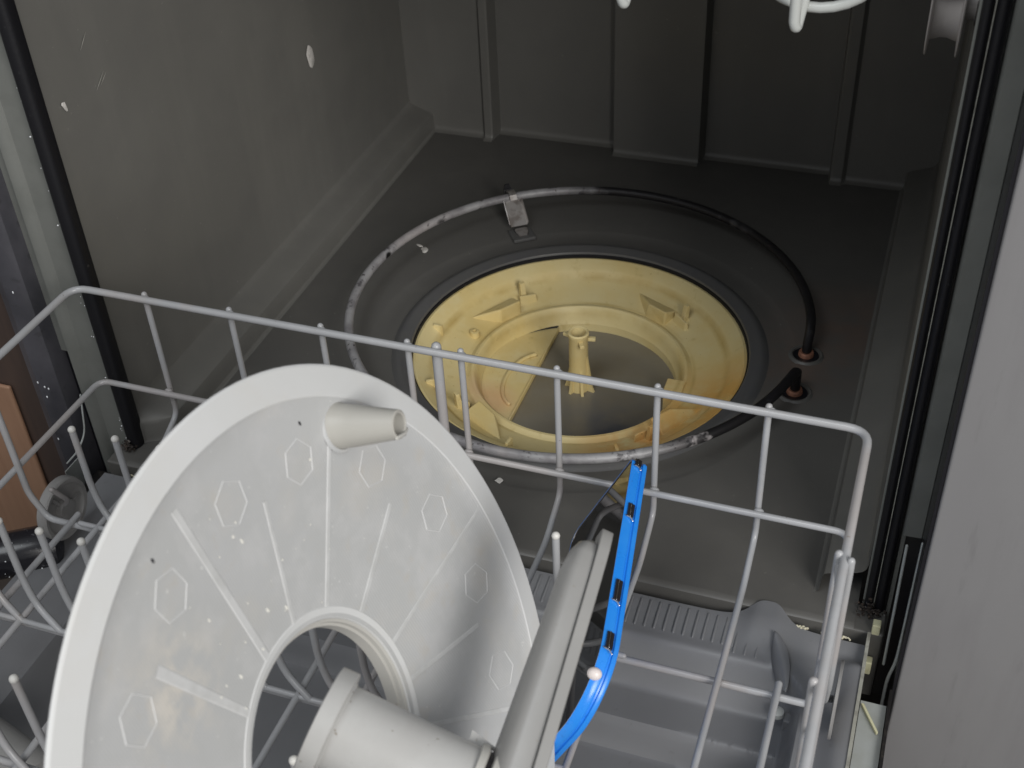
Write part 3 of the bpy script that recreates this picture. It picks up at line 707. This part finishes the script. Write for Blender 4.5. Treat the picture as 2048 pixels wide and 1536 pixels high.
# upper rack roller on the right wall
RX, RY, RZ = 0.2775, 0.10, 0.361
bm = bmesh.new(); lathe(bm, [(0.0, -0.0080), (0.0255, -0.0080), (0.0262, -0.0074), (0.0255, -0.0068), (0.0185, -0.0064), (0.0170, -0.0015), (0.0170, 0.0015), (0.0185, 0.0064), (0.0255, 0.0068), (0.0262, 0.0074), (0.0255, 0.0080), (0.0, 0.0080)], 40, axis=V((1, 0, 0)))
rl = link('roller', bm, m_rollr, dw, loc=(RX, RY, RZ)); rl['label'] = 'grey grooved roller for the upper rack'
bm = bmesh.new(); lathe(bm, [(0.0, 0.008), (0.0075, 0.008), (0.0078, 0.0135), (0.0, 0.0135)], 20, axis=V((1, 0, 0))); link('axle', bm, m_rollr, rl)
bm = bmesh.new(); lathe(bm, [(0.0, 0.0130), (0.0105, 0.0130), (0.0100, 0.0150), (0.0, 0.0150)], 20, axis=V((1, 0, 0))); link('washer', bm, m_chrome, rl)
bm = bmesh.new(); box(bm, (-0.0062, -0.0225, 0.0125), (0.0062, -0.0165, 0.05)); link('bracket', bm, m_rollr, rl, bevel=0.002)

# ------------------------------------------------------------------ lower dish rack
rk = empty('dish_rack', (0.027, -0.10, 0.055), 'grey vinyl-coated wire lower dish rack pulled out over the open door', 'dish rack')
X0, X1 = -0.223, 0.277
ZR, Z2, ZB = 0.168, 0.093, 0.0575
yR, yF = -0.005, -0.52
R1, R2 = 0.0024, 0.0021
tube('top_rail', [(X0, yF, ZR), (X0, yR, ZR), (X1, yR, ZR), (X1, yF, ZR)], R1, m_wire, rk, n=12, fr=0.012)
tube('lower_rail', [(X0, yF, Z2), (X0, yR - 0.002, Z2), (X1 - 0.001, yR - 0.002, Z2), (X1 - 0.001, yF, Z2)], R2, m_wire, rk, n=12, fr=0.009)
def weld(p, parent):
    bm = bmesh.new(); bmesh.ops.create_icosphere(bm, subdivisions=2, radius=0.0026, matrix=Matrix.Translation(V(p) - at(rk)) @ Matrix.Diagonal((1.25, 0.9, 0.8, 1)))
    link('weld', bm, m_wire, parent)
rear_x = [-0.172, -0.111, -0.048, 0.009, 0.0275, 0.043, 0.102, 0.161, 0.223]
for i, x in enumerate(rear_x):
    yo = yR + 0.0042
    if i == 4:
        tube('upright_wire', [(x, yo, ZR + 0.001), (x, yo, 0.072), (x, yo - 0.03, ZB + 0.004)], 0.0031, m_wire, rk, n=12, fr=0.010)
        continue
    r = 0.0020
    tube('upright_wire', [(x, yo - 0.0004, ZR + 0.0012), (x, yo, 0.071), (x, yo - 0.030, ZB), (x, yF, ZB)], r, m_wire, rk, n=10, fr=0.007)
    up_ = bpy.context.scene.collection.objects[-1]; weld((x + 0.0012, yo - 0.0022, ZR), up_); weld((x + 0.001, yo - 0.0035, Z2), up_)
# lengthwise bottom wires that do not climb
for x in (0.2665 - 0.012, -0.192):
    tube('bottom_wire', [(x, -0.094, ZB - 0.001), (x, yF, ZB - 0.001)], R2, m_wire, rk)
for x in (-0.020,):
    tube('bottom_wire', [(x, -0.02, ZB - 0.0015), (x, yF, ZB - 0.0015)], 0.0018, m_wire, rk)
# cross wires that climb the sides
for y in (-0.10, -0.178, -0.262, -0.345, -0.43):
    tube('cross_wire', [(X0 + 0.003, y, ZR + 0.001), (X0 + 0.003, y, 0.073), (X0 + 0.012, y, ZB - 0.0042), (X1 - 0.004, y, ZB - 0.0042), (X1 - 0.003, y, 0.068), (X1 - 0.003, y, ZR + 0.001)], 0.0022, m_wire, rk, n=10, fr=0.006)
# tines
def tine(x, y, lean=0.0):
    o = tube('tine', [(x + 0.020, y - 0.006, ZB), (x + 0.005, y - 0.002, ZB + 0.012), (x, y, ZB + 0.030), (x, y + lean, ZB + 0.077)], 0.0021, m_wire, rk, n=10, fr=0.012)
    off = at(rk)
    bm = bmesh.new(); bmesh.ops.create_icosphere(bm, subdivisions=2, radius=0.0024, matrix=Matrix.Translation(V((x, y + lean, ZB + 0.0775)) - off)); link('tine_tip', bm, m_tip, o)
for k in range(11): tine(-0.171 + 0.0302 * k, -0.096)
for k in range(12): tine(-0.191 + 0.0268 * k, -0.174)
for k in range(7): tine(-0.118 + 0.030 * k, -0.262)
tube('tine_base', [(-0.185, -0.101, ZB), (0.17, -0.101, ZB)], 0.0018, m_wire, rk)
tube('tine_base', [(-0.205, -0.180, ZB), (0.16, -0.180, ZB)], 0.0018, m_wire, rk)
# right side: doubled handle wires and the wheel carrier
tube('side_wire', [(X1 - 0.0025, -0.100, ZR - 0.006), (X1 - 0.0005, -0.112, ZR - 0.006), (X1 + 0.0008, -0.135, 0.140), (X1 + 0.0008, -0.26, 0.140), (X1 + 0.0008, yF, 0.140)], 0.0021, m_wire, rk, fr=0.01)
tube('side_wire', [(X1 + 0.0030, -0.104, ZR + 0.002), (X1 + 0.0030, -0.102, 0.075), (X1 + 0.002, -0.085, 0.040), (X1 + 0.002, -0.070, 0.026)], 0.0020, m_wire, rk, fr=0.01)
# wheels
def wheel(x, y, z, r, sg, flat=1.0):
    bm = bmesh.new()
    lathe(bm, [(r * 0.80, -0.0035), (r * 0.96, -0.0040), (r, -0.0030), (r, 0.0030), (r * 0.96, 0.0040), (r * 0.84, 0.0036), (r * 0.80, 0.0022), (r * 0.72, 0.0008), (r * 0.34, 0.0008), (r * 0.32, 0.0050), (r * 0.22, 0.0054), (0, 0.0054), (0, -0.0035)], 44, axis=V((sg, 0, 0)))
    o = link('wheel', bm, m_wheel, rk, loc=tuple(V((x, y, z)) - at(rk))); o.scale = (flat, 1, 1)
    for k in range(3):
        a = 2 * math.pi * k / 3 + 0.5; b2 = bmesh.new()
        box(b2, (0.0008, -0.0011, r * 0.3), (0.0030, 0.0011, r * 0.74), Matrix.Scale(sg, 4, V((1, 0, 0))) @ Matrix.Rotation(a, 4, 'X')); link('spoke', b2, m_wheel, o, smooth=False)
    return o
wheel(-0.236, -0.064, 0.022, 0.0225, 1)
tube('axle', [(-0.236, -0.064, 0.022), (-0.226, -0.066, 0.034), (-0.222, -0.080, ZB)], 0.0018, m_wire, rk, fr=0.006)
wheel(0.2850, -0.066, 0.020, 0.0225, -1, 0.25)
tube('axle', [(0.2835, -0.066, 0.020), (0.2795, -0.070, 0.024), (0.2785, -0.078, ZB - 0.006)], 0.0022, m_wire, rk, fr=0.006)

# ------------------------------------------------------------------ upper rack (only its lowest wires show)
ur = empty('upper_rack', (0.18, 0.06, 0.36), 'white wire loops of the upper rack hanging into view at the top', 'dish rack')
def uloop(x, y, z, lean, r=0.0027):
    tube('hanging_wire', [(x - 0.002, y - 0.004, z + 0.12), (x, y, z + 0.003), (x + 0.001, y + 0.001, z), (x + lean * 0.4, y + 0.012, z + 0.012), (x + lean, y + 0.035, z + 0.05), (x + lean, y + 0.05, z + 0.11)], r, m_wirew, ur, fr=0.004)
uloop(0.1265, 0.04, 0.3690, 0.006)
uloop(0.2105, 0.04, 0.3650, 0.006)
arc = [(0.2175 + 0.036 * math.sin(math.radians(a)), 0.052, 0.4075 - 0.036 * math.cos(math.radians(a))) for a in range(-75, 76, 10)]
tube('hanging_wire', arc, 0.0026, m_wirew, ur)
arc = [(0.2175 + 0.032 * math.sin(math.radians(a)), 0.058, 0.4130 - 0.032 * math.cos(math.radians(a))) for a in range(-75, 76, 10)]
tube('hanging_wire', arc, 0.0022, m_wirew, ur)

# ------------------------------------------------------------------ filter disc
DC = V((0.1162, -0.2846, 0.1986)); DN = V((0.919, 0.027, 0.393)).normalized()
DU = (V((0, 0, 1)) - DN * DN.z).normalized(); DS = DU.cross(DN)     # s: towards the tub, up, n
fd = empty('filter_disc', tuple(DC), 'large pale grey round filter with open centre leaning in the rack', 'filter')
fd.rotation_euler = Matrix((DS, DU, DN)).transposed().to_euler()
RD, RM, RH, HH = 0.1508, 0.1373, 0.0505, -0.0137
def dl(name, prof, mat, n=128, close=False):
    bm = bmesh.new(); lathe(bm, prof, n, close=close); return link(name, bm, mat, fd)
fln = dl('flange', [(RM, -0.0004), (RM + 0.0008, 0.0001), (RD - 0.0012, 0.0), (RD - 0.0003, -0.0004), (RD, -0.0009), (RD - 0.0004, -0.0016), (RD - 0.0012, -0.0020), (RM, -0.0020)], m_disc, close=True)
fln.modifiers['split'].split_angle = math.radians(14)
def cone_h(r): return -0.0008 + (HH + 0.0012) * (RM - r) / (RM - RH)
dl('mesh_panel', [(RM + 0.0002, -0.0002), (RM - 0.0012, -0.0009)] + [(RM - 0.0012 - (RM - RH - 0.0012) * k / 12, cone_h(RM - 0.0012 - (RM - RH - 0.0012) * k / 12)) for k in range(1, 13)], m_mesh)
dl('inner_rim', [(RH + 0.0050, cone_h(RH + 0.005) - 0.0002), (RH + 0.0042, cone_h(RH + 0.0042) + 0.0003), (RH + 0.0008, HH + 0.0004), (RH - 0.0001, HH + 0.0001), (RH - 0.0004, HH - 0.0008)], m_disc)
dl('collar', [(RH - 0.0004, HH - 0.0006), (RH - 0.0016, HH - 0.0012), (RH - 0.0019, HH - 0.0030), (RH - 0.0030, HH - 0.0034), (RH - 0.0035, HH - 0.0085), (RH - 0.0024, HH - 0.0088), (RH + 0.0010, HH - 0.002)], m_cream)
def polar(r, a, h=0.0): a = math.radians(a); return V((r * math.cos(a), r * math.sin(a), cone_h(r) + h))
def rib(a, ra, rb, wa, wb):
    bm = bmesh.new(); p0, p1 = polar(ra, a), polar(rb, a); t = V((-math.sin(math.radians(a)), math.cos(math.radians(a)), 0))
    rows = []
    for p, ww in ((p0, wa), (p1, wb)):
        rows.append([bm.verts.new(p - t * ww - V((0, 0, 0.0002))), bm.verts.new(p - t * ww * 0.6 + V((0, 0, 0.0002))), bm.verts.new(p + t * ww * 0.6 + V((0, 0, 0.0002))), bm.verts.new(p + t * ww - V((0, 0, 0.0002)))])
    for k in range(3): bm.faces.new((rows[0][k], rows[0][k + 1], rows[1][k + 1], rows[1][k]))
    return link('rib', bm, m_rib, fd, smooth=False)
ribs = [(0, 0.0545, 0.137, .0013, .0009), (26, 0.0545, 0.102, .0017, .0015), (49.5, 0.0545, 0.119, .0018, .0014), (71.5, 0.0545, 0.105, .0016, .0012), (92.5, 0.0545, 0.131, .0025, .0023), (115.5, 0.0545, 0.109, .0022, .0030)]
a = 138.5
while a < 355: ribs.append((a, 0.0545, 0.131 if len(ribs) % 2 == 0 else 0.105, .0015, .0014)); a += 22.3
for r_ in ribs: rib(*r_)
def hexm(a, r, sz):
    bm = bmesh.new(); c = V((r * math.cos(math.radians(a)), r * math.sin(math.radians(a)), 0)); rd = c.normalized(); tg = V((-rd.y, rd.x, 0))
    O_, I_, T_ = [], [], []
    for k in range(6):
        an = math.radians(60 * k); d = rd * math.cos(an) + tg * math.sin(an)
        for lst, q, h in ((O_, sz, -0.0001), (T_, sz - 0.0005, 0.00020), (I_, sz - 0.0010, -0.00012)):
            p = c + d * q; lst.append(bm.verts.new((p.x, p.y, cone_h(p.length) + h)))
    for k in range(6):
        j = (k + 1) % 6; bm.faces.new((O_[k], O_[j], T_[j], T_[k])); bm.faces.new((T_[k], T_[j], I_[j], I_[k]))
    return link('hexagon_mark', bm, m_hex, fd, smooth=False)
for a in (-11.8, 10.6, 35.0, 59.0, 80.5, 102.9, 124.0, 147, 169, 191, 214, 237, 259, 281, 304, 326): hexm(a, 0.1135, 0.0095)
# spout: a tapering snout standing on the face
sp = polar(0.1262, 46.5); bm = bmesh.new()
TL = Matrix.Rotation(math.radians(9), 4, 'X')
lathe(bm, [(0.0104, -0.0030), (0.0098, 0.0004), (0.0092, 0.0014), (0.0086, 0.0080), (0.0064, 0.0240), (0.0060, 0.0274), (0.0052, 0.0278), (0.0045, 0.0274), (0.0043, 0.0200), (0.0, 0.0195)], 30)
spo = link('spout', bm, m_spout, fd, loc=tuple(sp)); spo.rotation_euler = TL.to_euler()
bm = bmesh.new(); lathe(bm, [(0.0112, -0.0006), (0.0106, 0.0004), (0.0098, 0.0005), (0.0094, 0.0)], 30); link('spout_base', bm, m_mesh, fd, loc=tuple(sp))
bm = bmesh.new(); sweep(bm, [(-0.005, -0.0030, 0.0274), (0.0, -0.0050, 0.0280), (0.0040, -0.0056, 0.0270)], 0.0009, 6); link('spout_burr', bm, m_cream, fd, loc=tuple(sp)).rotation_euler = TL.to_euler()
# food specks stuck to the mesh
bm = bmesh.new()
for k in range(26):
    a = random.choice((random.uniform(40, 118), random.gauss(88, 12))); r = random.choice((random.uniform(0.056, 0.118), random.gauss(0.078, 0.012))); p = polar(r, a, 0.0003)
    bmesh.ops.create_icosphere(bm, subdivisions=1, radius=random.choice((0.0003, 0.0004, 0.0005, 0.0007)), matrix=Matrix.Translation(p) @ Matrix.Diagonal((1, random.uniform(0.6, 2), 0.5, 1)))
o = link('food_specks', bm, m_speck, fd); o['kind'] = 'stuff'
for (a, r) in ((58, 0.128), (101, 0.128)):
    bm = bmesh.new(); bmesh.ops.create_icosphere(bm, subdivisions=1, radius=0.0006, matrix=Matrix.Translation(polar(r, a, 0.0002)) @ Matrix.Diagonal((1, 2, 0.6, 1))); link('dark_speck', bm, m_pedge, fd)

# ------------------------------------------------------------------ spray arm
HA = V((0.0945, -0.281, 0.203)); AT = V((0.943, 0.012, -0.333)).normalized()      # tube start, tube axis
AA = V((0.042, 0.869, 0.493)).normalized()
sa = empty('spray_arm', tuple(HA), 'grey spray arm with a hub tube, standing between the filter and the blue phone', 'spray arm')
def al(name, prof, mat, n=56, org=V((0, 0, 0))):
    bm = bmesh.new(); lathe(bm, prof, n, org, AT); return link(name, bm, mat, sa)
al('hub_flange', [(0.0, 0.0), (0.0170, 0.0), (0.0216, 0.0), (0.0220, 0.0004), (0.0220, 0.0068), (0.0216, 0.0073), (0.0184, 0.0076), (0.0175, 0.0084)], m_tube)
al('hub_tube', [(0.0174, 0.0080), (0.0170, 0.0300), (0.0170, 0.0540), (0.0172, 0.0640)], m_tube)
al('collar_ring', [(0.0172, 0.0625), (0.0188, 0.0628), (0.0190, 0.0655), (0.0176, 0.0662)], m_cream)
al('groove', [(0.0170, 0.0655), (0.0168, 0.0700)], m_notch)
al('collar_ring', [(0.0172, 0.0685), (0.0190, 0.0690), (0.0192, 0.0715), (0.0178, 0.0722), (0.0172, 0.0900)], m_cream)
AB = AT.cross(AA).normalized()
bm = bmesh.new(); u_ = AA; c0 = AT * 0.0230 + u_ * 0.0120 - AB * 0.0118
sweep(bm, [c0, c0 + AT * 0.011 + u_ * 0.0003], 0.0009, 8, radii=[0.0012, 0.0003]); link('moulding_nib', bm, m_tube, sa)
for tx_, ty_ in ((0.0480, 0.30), (0.0270, -0.2)):
    bm = bmesh.new(); bmesh.ops.create_icosphere(bm, subdivisions=1, radius=0.0006, matrix=Matrix.Translation(AT * tx_ + (AA * math.sin(ty_) - AB * math.cos(ty_)) * 0.0170)); link('dark_speck', bm, m_pedge, sa)
bm = bmesh.new()
fp = [AT * 0.0590 + u_ * 0.0168 + AB * -0.004, AT * 0.0590 + u_ * 0.0215 + AB * -0.004, AT * 0.0760 + u_ * 0.0180 + AB * -0.004]
A = [bm.verts.new(p) for p in fp]; B = [bm.verts.new(p + AB * 0.0016) for p in fp]; bm.faces.new(A); bm.faces.new(B[::-1])
for k in range(3): bm.faces.new((A[k], A[(k + 1) % 3], B[(k + 1) % 3], B[k]))
link('fin', bm, m_tube, sa, smooth=False)
# the arm: lofted body, rounded towards the tube side, flat sealing plate on the other side
hub = AT * 0.0850
def arm_body(name, stations, sect, mat):
    bm = bmesh.new(); rows = []
    for (s, hw, th, oa) in stations:
        row = []
        for (cx, cy) in sect: row.append(bm.verts.new(hub + AA * s + AB * (cx * hw) + AT * (oa + cy * th)))
        rows.append(row)
    n = len(sect)
    for a, b in zip(rows, rows[1:]):
        for k in range(n): bm.faces.new((a[k], a[(k + 1) % n], b[(k + 1) % n], b[k]))
    bm.faces.new(rows[0][::-1]); bm.faces.new(rows[-1])
    return link(name, bm, mat, sa)
dome = [(math.cos(math.radians(a)), -math.sin(math.radians(a)) ** 0.5 if 0 < a < 180 else 0.0) for a in range(0, 181, 12)]
OA = -0.0008
st = [(-0.135, 0.010, 0.004, 0.004), (-0.128, 0.015, 0.010, 0.004), (-0.09, 0.019, 0.014, 0.004), (-0.03, 0.024, 0.019, 0.004), (0.0, 0.026, 0.021, 0.004), (0.03, 0.024, 0.019, 0.004), (0.07, 0.020, 0.0165, 0.004), (0.095, 0.0175, 0.0150, 0.004), (0.104, 0.015, 0.0128, 0.004), (0.1085, 0.012, 0.0095, 0.004), (0.1105, 0.007, 0.005, 0.004)]
plate = [(1.0, 0.0), (1.06, 0.0), (1.06, 1.0), (-1.06, 1.0), (-1.06, 0.0)]
st = [(s, hw * 0.74, th * 0.74, OA) for s, hw, th, oa in st]
ab = arm_body('arm_shell', st, dome, m_arm)
st2 = [(s * 1.0 + (0.004 if s > 0.1 else 0), hw + 0.001, 0.0050, OA + 0.0003) for (s, hw, th, oa) in st[:-1]] + [(0.1165, 0.0075, 0.0050, OA + 0.0003)]
o = arm_body('arm_plate', st2, plate, m_arm)
o.modifiers.new('bevel', 'BEVEL').width = 0.0012; o.modifiers.move(1, 0)

# ------------------------------------------------------------------ phone in a blue case
FT = V((0.153, -0.020, 0.132)); FNr = V((0.1765, -0.174, 0.132)); PTH = 0.0098
E1 = (FNr - FT).normalized(); FN = V((-0.874, -0.143, 0.464)); FN = (FN - E1 * FN.dot(E1)).normalized(); E2 = E1.cross(FN).normalized()
if E2.z > 0: E2 = -E2
PT = FT - FN * PTH
ph = empty('phone', tuple(PT), 'phone in a bright blue case with glossy black screen, wedged beside the spray arm', 'phone')
PL, PH = 0.168, 0.078
def pp3(a, b, c): return E1 * a + E2 * b + FN * c      # along, down, out of the screen
def rrect(L, H, r, inset=0.0, n=10):
    pts = []
    for cx, cy, a0, q in ((L, 0, -90, 0.036), (L, H, 0, 0.014), (0, H, 90, 0.010), (0, 0, 180, 0.0045)):
        rr = max(q - inset, 0.0012); sx = -1 if cx > 0 else 1; sy = -1 if cy > 0 else 1
        ox, oy = cx + sx * q, cy + sy * q
        if q - inset < 0.0012: ox, oy = cx + sx * (inset + rr), cy + sy * (inset + rr)
        for k in range(n + 1):
            a = math.radians(a0 + 90 * k / n); pts.append((ox + rr * math.cos(a), oy + rr * math.sin(a)))
    return pts
def slab(name, layers, mat, cap0=True, cap1=True, r=0.020):
    bm = bmesh.new(); rows = []
    for inset, c in layers: rows.append([bm.verts.new(pp3(a, b, c)) for a, b in rrect(PL, PH, r, inset)])
    n = len(rows[0])
    for x, y in zip(rows, rows[1:]):
        for k in range(n): bm.faces.new((x[k], x[(k + 1) % n], y[(k + 1) % n], y[k]))
    if cap0: bm.faces.new(rows[0][::-1])
    if cap1: bm.faces.new(rows[-1])
    return link(name, bm, mat, ph)
slab('blue_case', [(0.0016, 0.0), (0.0004, 0.0006), (0.0, 0.0016), (0.0002, 0.0030), (0.0012, 0.0034), (0.0012, 0.0042), (0.0003, 0.0048), (0.0, 0.0060), (0.0004, 0.0082), (0.0009, PTH), (0.0012, PTH), (0.0014, PTH - 0.0008)], m_blue, cap1=False)
slab('bezel', [(0.0014, PTH - 0.0030), (0.0014, PTH - 0.0007), (0.0030, PTH - 0.0005)], m_bezel, cap0=False, cap1=False)
slab('screen', [(0.0029, PTH - 0.0030), (0.0030, PTH - 0.00045)], m_screen, cap0=False)
lay = rrect(PL, PH, 0.020, 0.0015)
tube('chrome_trim', [pp3(a, b, PTH - 0.0004) + PT for a, b in lay], 0.0004, m_chrome, ph, n=6, closed=True)
for (s0, s1) in ((0.002, 0.007), (0.038, 0.0475), (0.094, 0.1075), (0.1285, 0.1385)):
    bm = bmesh.new()
    def q(a, b, c): return pp3(a, b, c)
    lo = [(s0, -0.0006, 0.0044), (s1, -0.0006, 0.0044), (s1, -0.0006, 0.0082), (s0, -0.0006, 0.0082)]; hi = [(a, 0.003, c) for a, b, c in lo]
    A = [bm.verts.new(q(*p)) for p in lo]; B = [bm.verts.new(q(*p)) for p in hi]
    bm.faces.new(A); bm.faces.new(B[::-1])
    for k in range(4): bm.faces.new((A[k], A[(k + 1) % 4], B[(k + 1) % 4], B[k]))
    nb = link('side_button', bm, m_notch, ph, smooth=False)
    bm = bmesh.new(); sweep(bm, fillet([pp3(s1 - 0.001, 0.001, 0.0087), pp3(s1 + 0.0009, -0.0006, 0.0083), pp3(s1 + 0.0012, -0.0008, 0.0060), pp3(s1 + 0.0030, -0.0008, 0.0046)], 0.001), 0.00045, 6); link('chrome_line', bm, m_chrome, nb)
    bm = bmesh.new(); sweep(bm, [pp3(s0, -0.0009, 0.0066), pp3(s1, -0.0009, 0.0066)], 0.0003, 6); link('button_line', bm, m_chrome, nb)
bm = bmesh.new(); bmesh.ops.create_uvsphere(bm, u_segments=20, v_segments=12, radius=0.0037, matrix=Matrix.Translation(pp3(PL - 0.0170, 0.0062, PTH - 0.0010)) @ Matrix.Diagonal((1, 0.85, 0.9, 1))); link('pale_bead', bm, m_pearl, ph)

# ------------------------------------------------------------------ neighbours
cp = empty('grey_cabinet', (0.60, 0.05, 0.1), 'plain mauve-grey cabinet panel at the right edge of the picture', 'cabinet')
bm = bmesh.new(); box(bm, (0.3185 - 0.60, -0.018 - 0.05, -0.245), (0.8 - 0.60, 0.0 - 0.05, 0.75)); link('front_panel', bm, m_panel, cp, smooth=False, bevel=0.0015)
bm = bmesh.new(); box(bm, (0.3165 - 0.60, -0.0165 - 0.05, -0.245), (0.3184 - 0.60, 0.10 - 0.05, 0.75)); link('edge_strip', bm, m_pedge, cp, smooth=False)
bm = bmesh.new(); box(bm, (0.3195 - 0.60, 0.001 - 0.05, -0.245), (0.8 - 0.60, 0.55, 0.75)); link('carcass', bm, m_woodd, cp, smooth=False)
dp = empty('dark_side_panel', (-0.30, 0.02, 0.1), 'dark charcoal panel with water drops left of the dishwasher', 'panel')
bm = bmesh.new(); n_ = 14
pr = [(-0.3060, -0.006), (-0.2990, -0.0085), (-0.2920, -0.006), (-0.2870, -0.001), (-0.2860, 0.008), (-0.2860, 0.05), (-0.3060, 0.05)]
rows = [[bm.verts.new((x + 0.30, y, z)) for x, y in [(p[0], p[1]) for p in pr]] for z in (-0.245, 0.0, 0.2, 0.45)]
for a, b in zip(rows, rows[1:]):
    for k in range(len(pr)): bm.faces.new((a[k], a[(k + 1) % len(pr)], b[(k + 1) % len(pr)], b[k]))
bm.faces.new(rows[0][::-1]); bm.faces.new(rows[-1])
link('panel_body', bm, m_dark, dp)
bm = bmesh.new()
for (x, z) in ((-0.2985, 0.060), (-0.2935, 0.057), (-0.2945, 0.0475), (-0.2905, 0.056), (-0.292, 0.14), (-0.298, 0.006)):
    bmesh.ops.create_icosphere(bm, subdivisions=2, radius=0.0009, matrix=Matrix.Translation((x + 0.30, -0.0085, z - 0.1)) @ Matrix.Diagonal((0.7, 0.5, 1.2, 1)))
o = link('water_drops', bm, m_drop, dp); o['kind'] = 'stuff'
wc = empty('wood_cabinet', (-0.45, 0.05, 0.0), 'brown wooden cabinet at the left edge with a lit tan door', 'cabinet')
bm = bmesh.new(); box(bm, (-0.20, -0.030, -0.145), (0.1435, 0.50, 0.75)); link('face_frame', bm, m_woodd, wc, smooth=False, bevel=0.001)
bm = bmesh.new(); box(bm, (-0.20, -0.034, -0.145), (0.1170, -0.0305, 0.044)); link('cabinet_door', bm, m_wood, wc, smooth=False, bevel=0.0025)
ro = empty('black_roll', (-0.262, -0.095, 0.0), 'short black wet plastic roll beside the left wheel, below the rack', 'roll')
bm = bmesh.new(); axd = V((0.80, 0.58, -0.05)).normalized()
lathe(bm, [(0.0, -0.040), (0.013, -0.040), (0.0155, -0.037), (0.0158, -0.022), (0.0150, -0.021), (0.0158, -0.019), (0.0162, 0.024), (0.0150, 0.030), (0.0110, 0.033), (0.0, 0.034)], 36, axis=axd); link('roll_body', bm, m_roll, ro)
bm = bmesh.new()
for k in range(26):
    t = random.uniform(-0.036, 0.026); a = random.uniform(0, 6.28)
    u1 = axd.cross(V((0, 0, 1))).normalized(); v1 = axd.cross(u1)
    bmesh.ops.create_icosphere(bm, subdivisions=1, radius=random.uniform(0.0003, 0.0007), matrix=Matrix.Translation(axd * t + (u1 * math.cos(a) + v1 * math.sin(a)) * 0.0163))
o = link('water_drops', bm, m_drop, ro); o['kind'] = 'stuff'
gt = empty('grey_tube', (-0.19, -0.232, 0.015), 'smooth grey tube lying under the rack in the lower left corner', 'tube')
bm = bmesh.new(); axt = V((0.955, -0.25, 0.0)).normalized()
lathe(bm, [(0.0, -0.07), (0.0145, -0.07), (0.0165, -0.066), (0.0165, 0.066), (0.0145, 0.07), (0.0, 0.07)], 40, axis=axt); link('tube_body', bm, m_arm, gt)
al2 = None
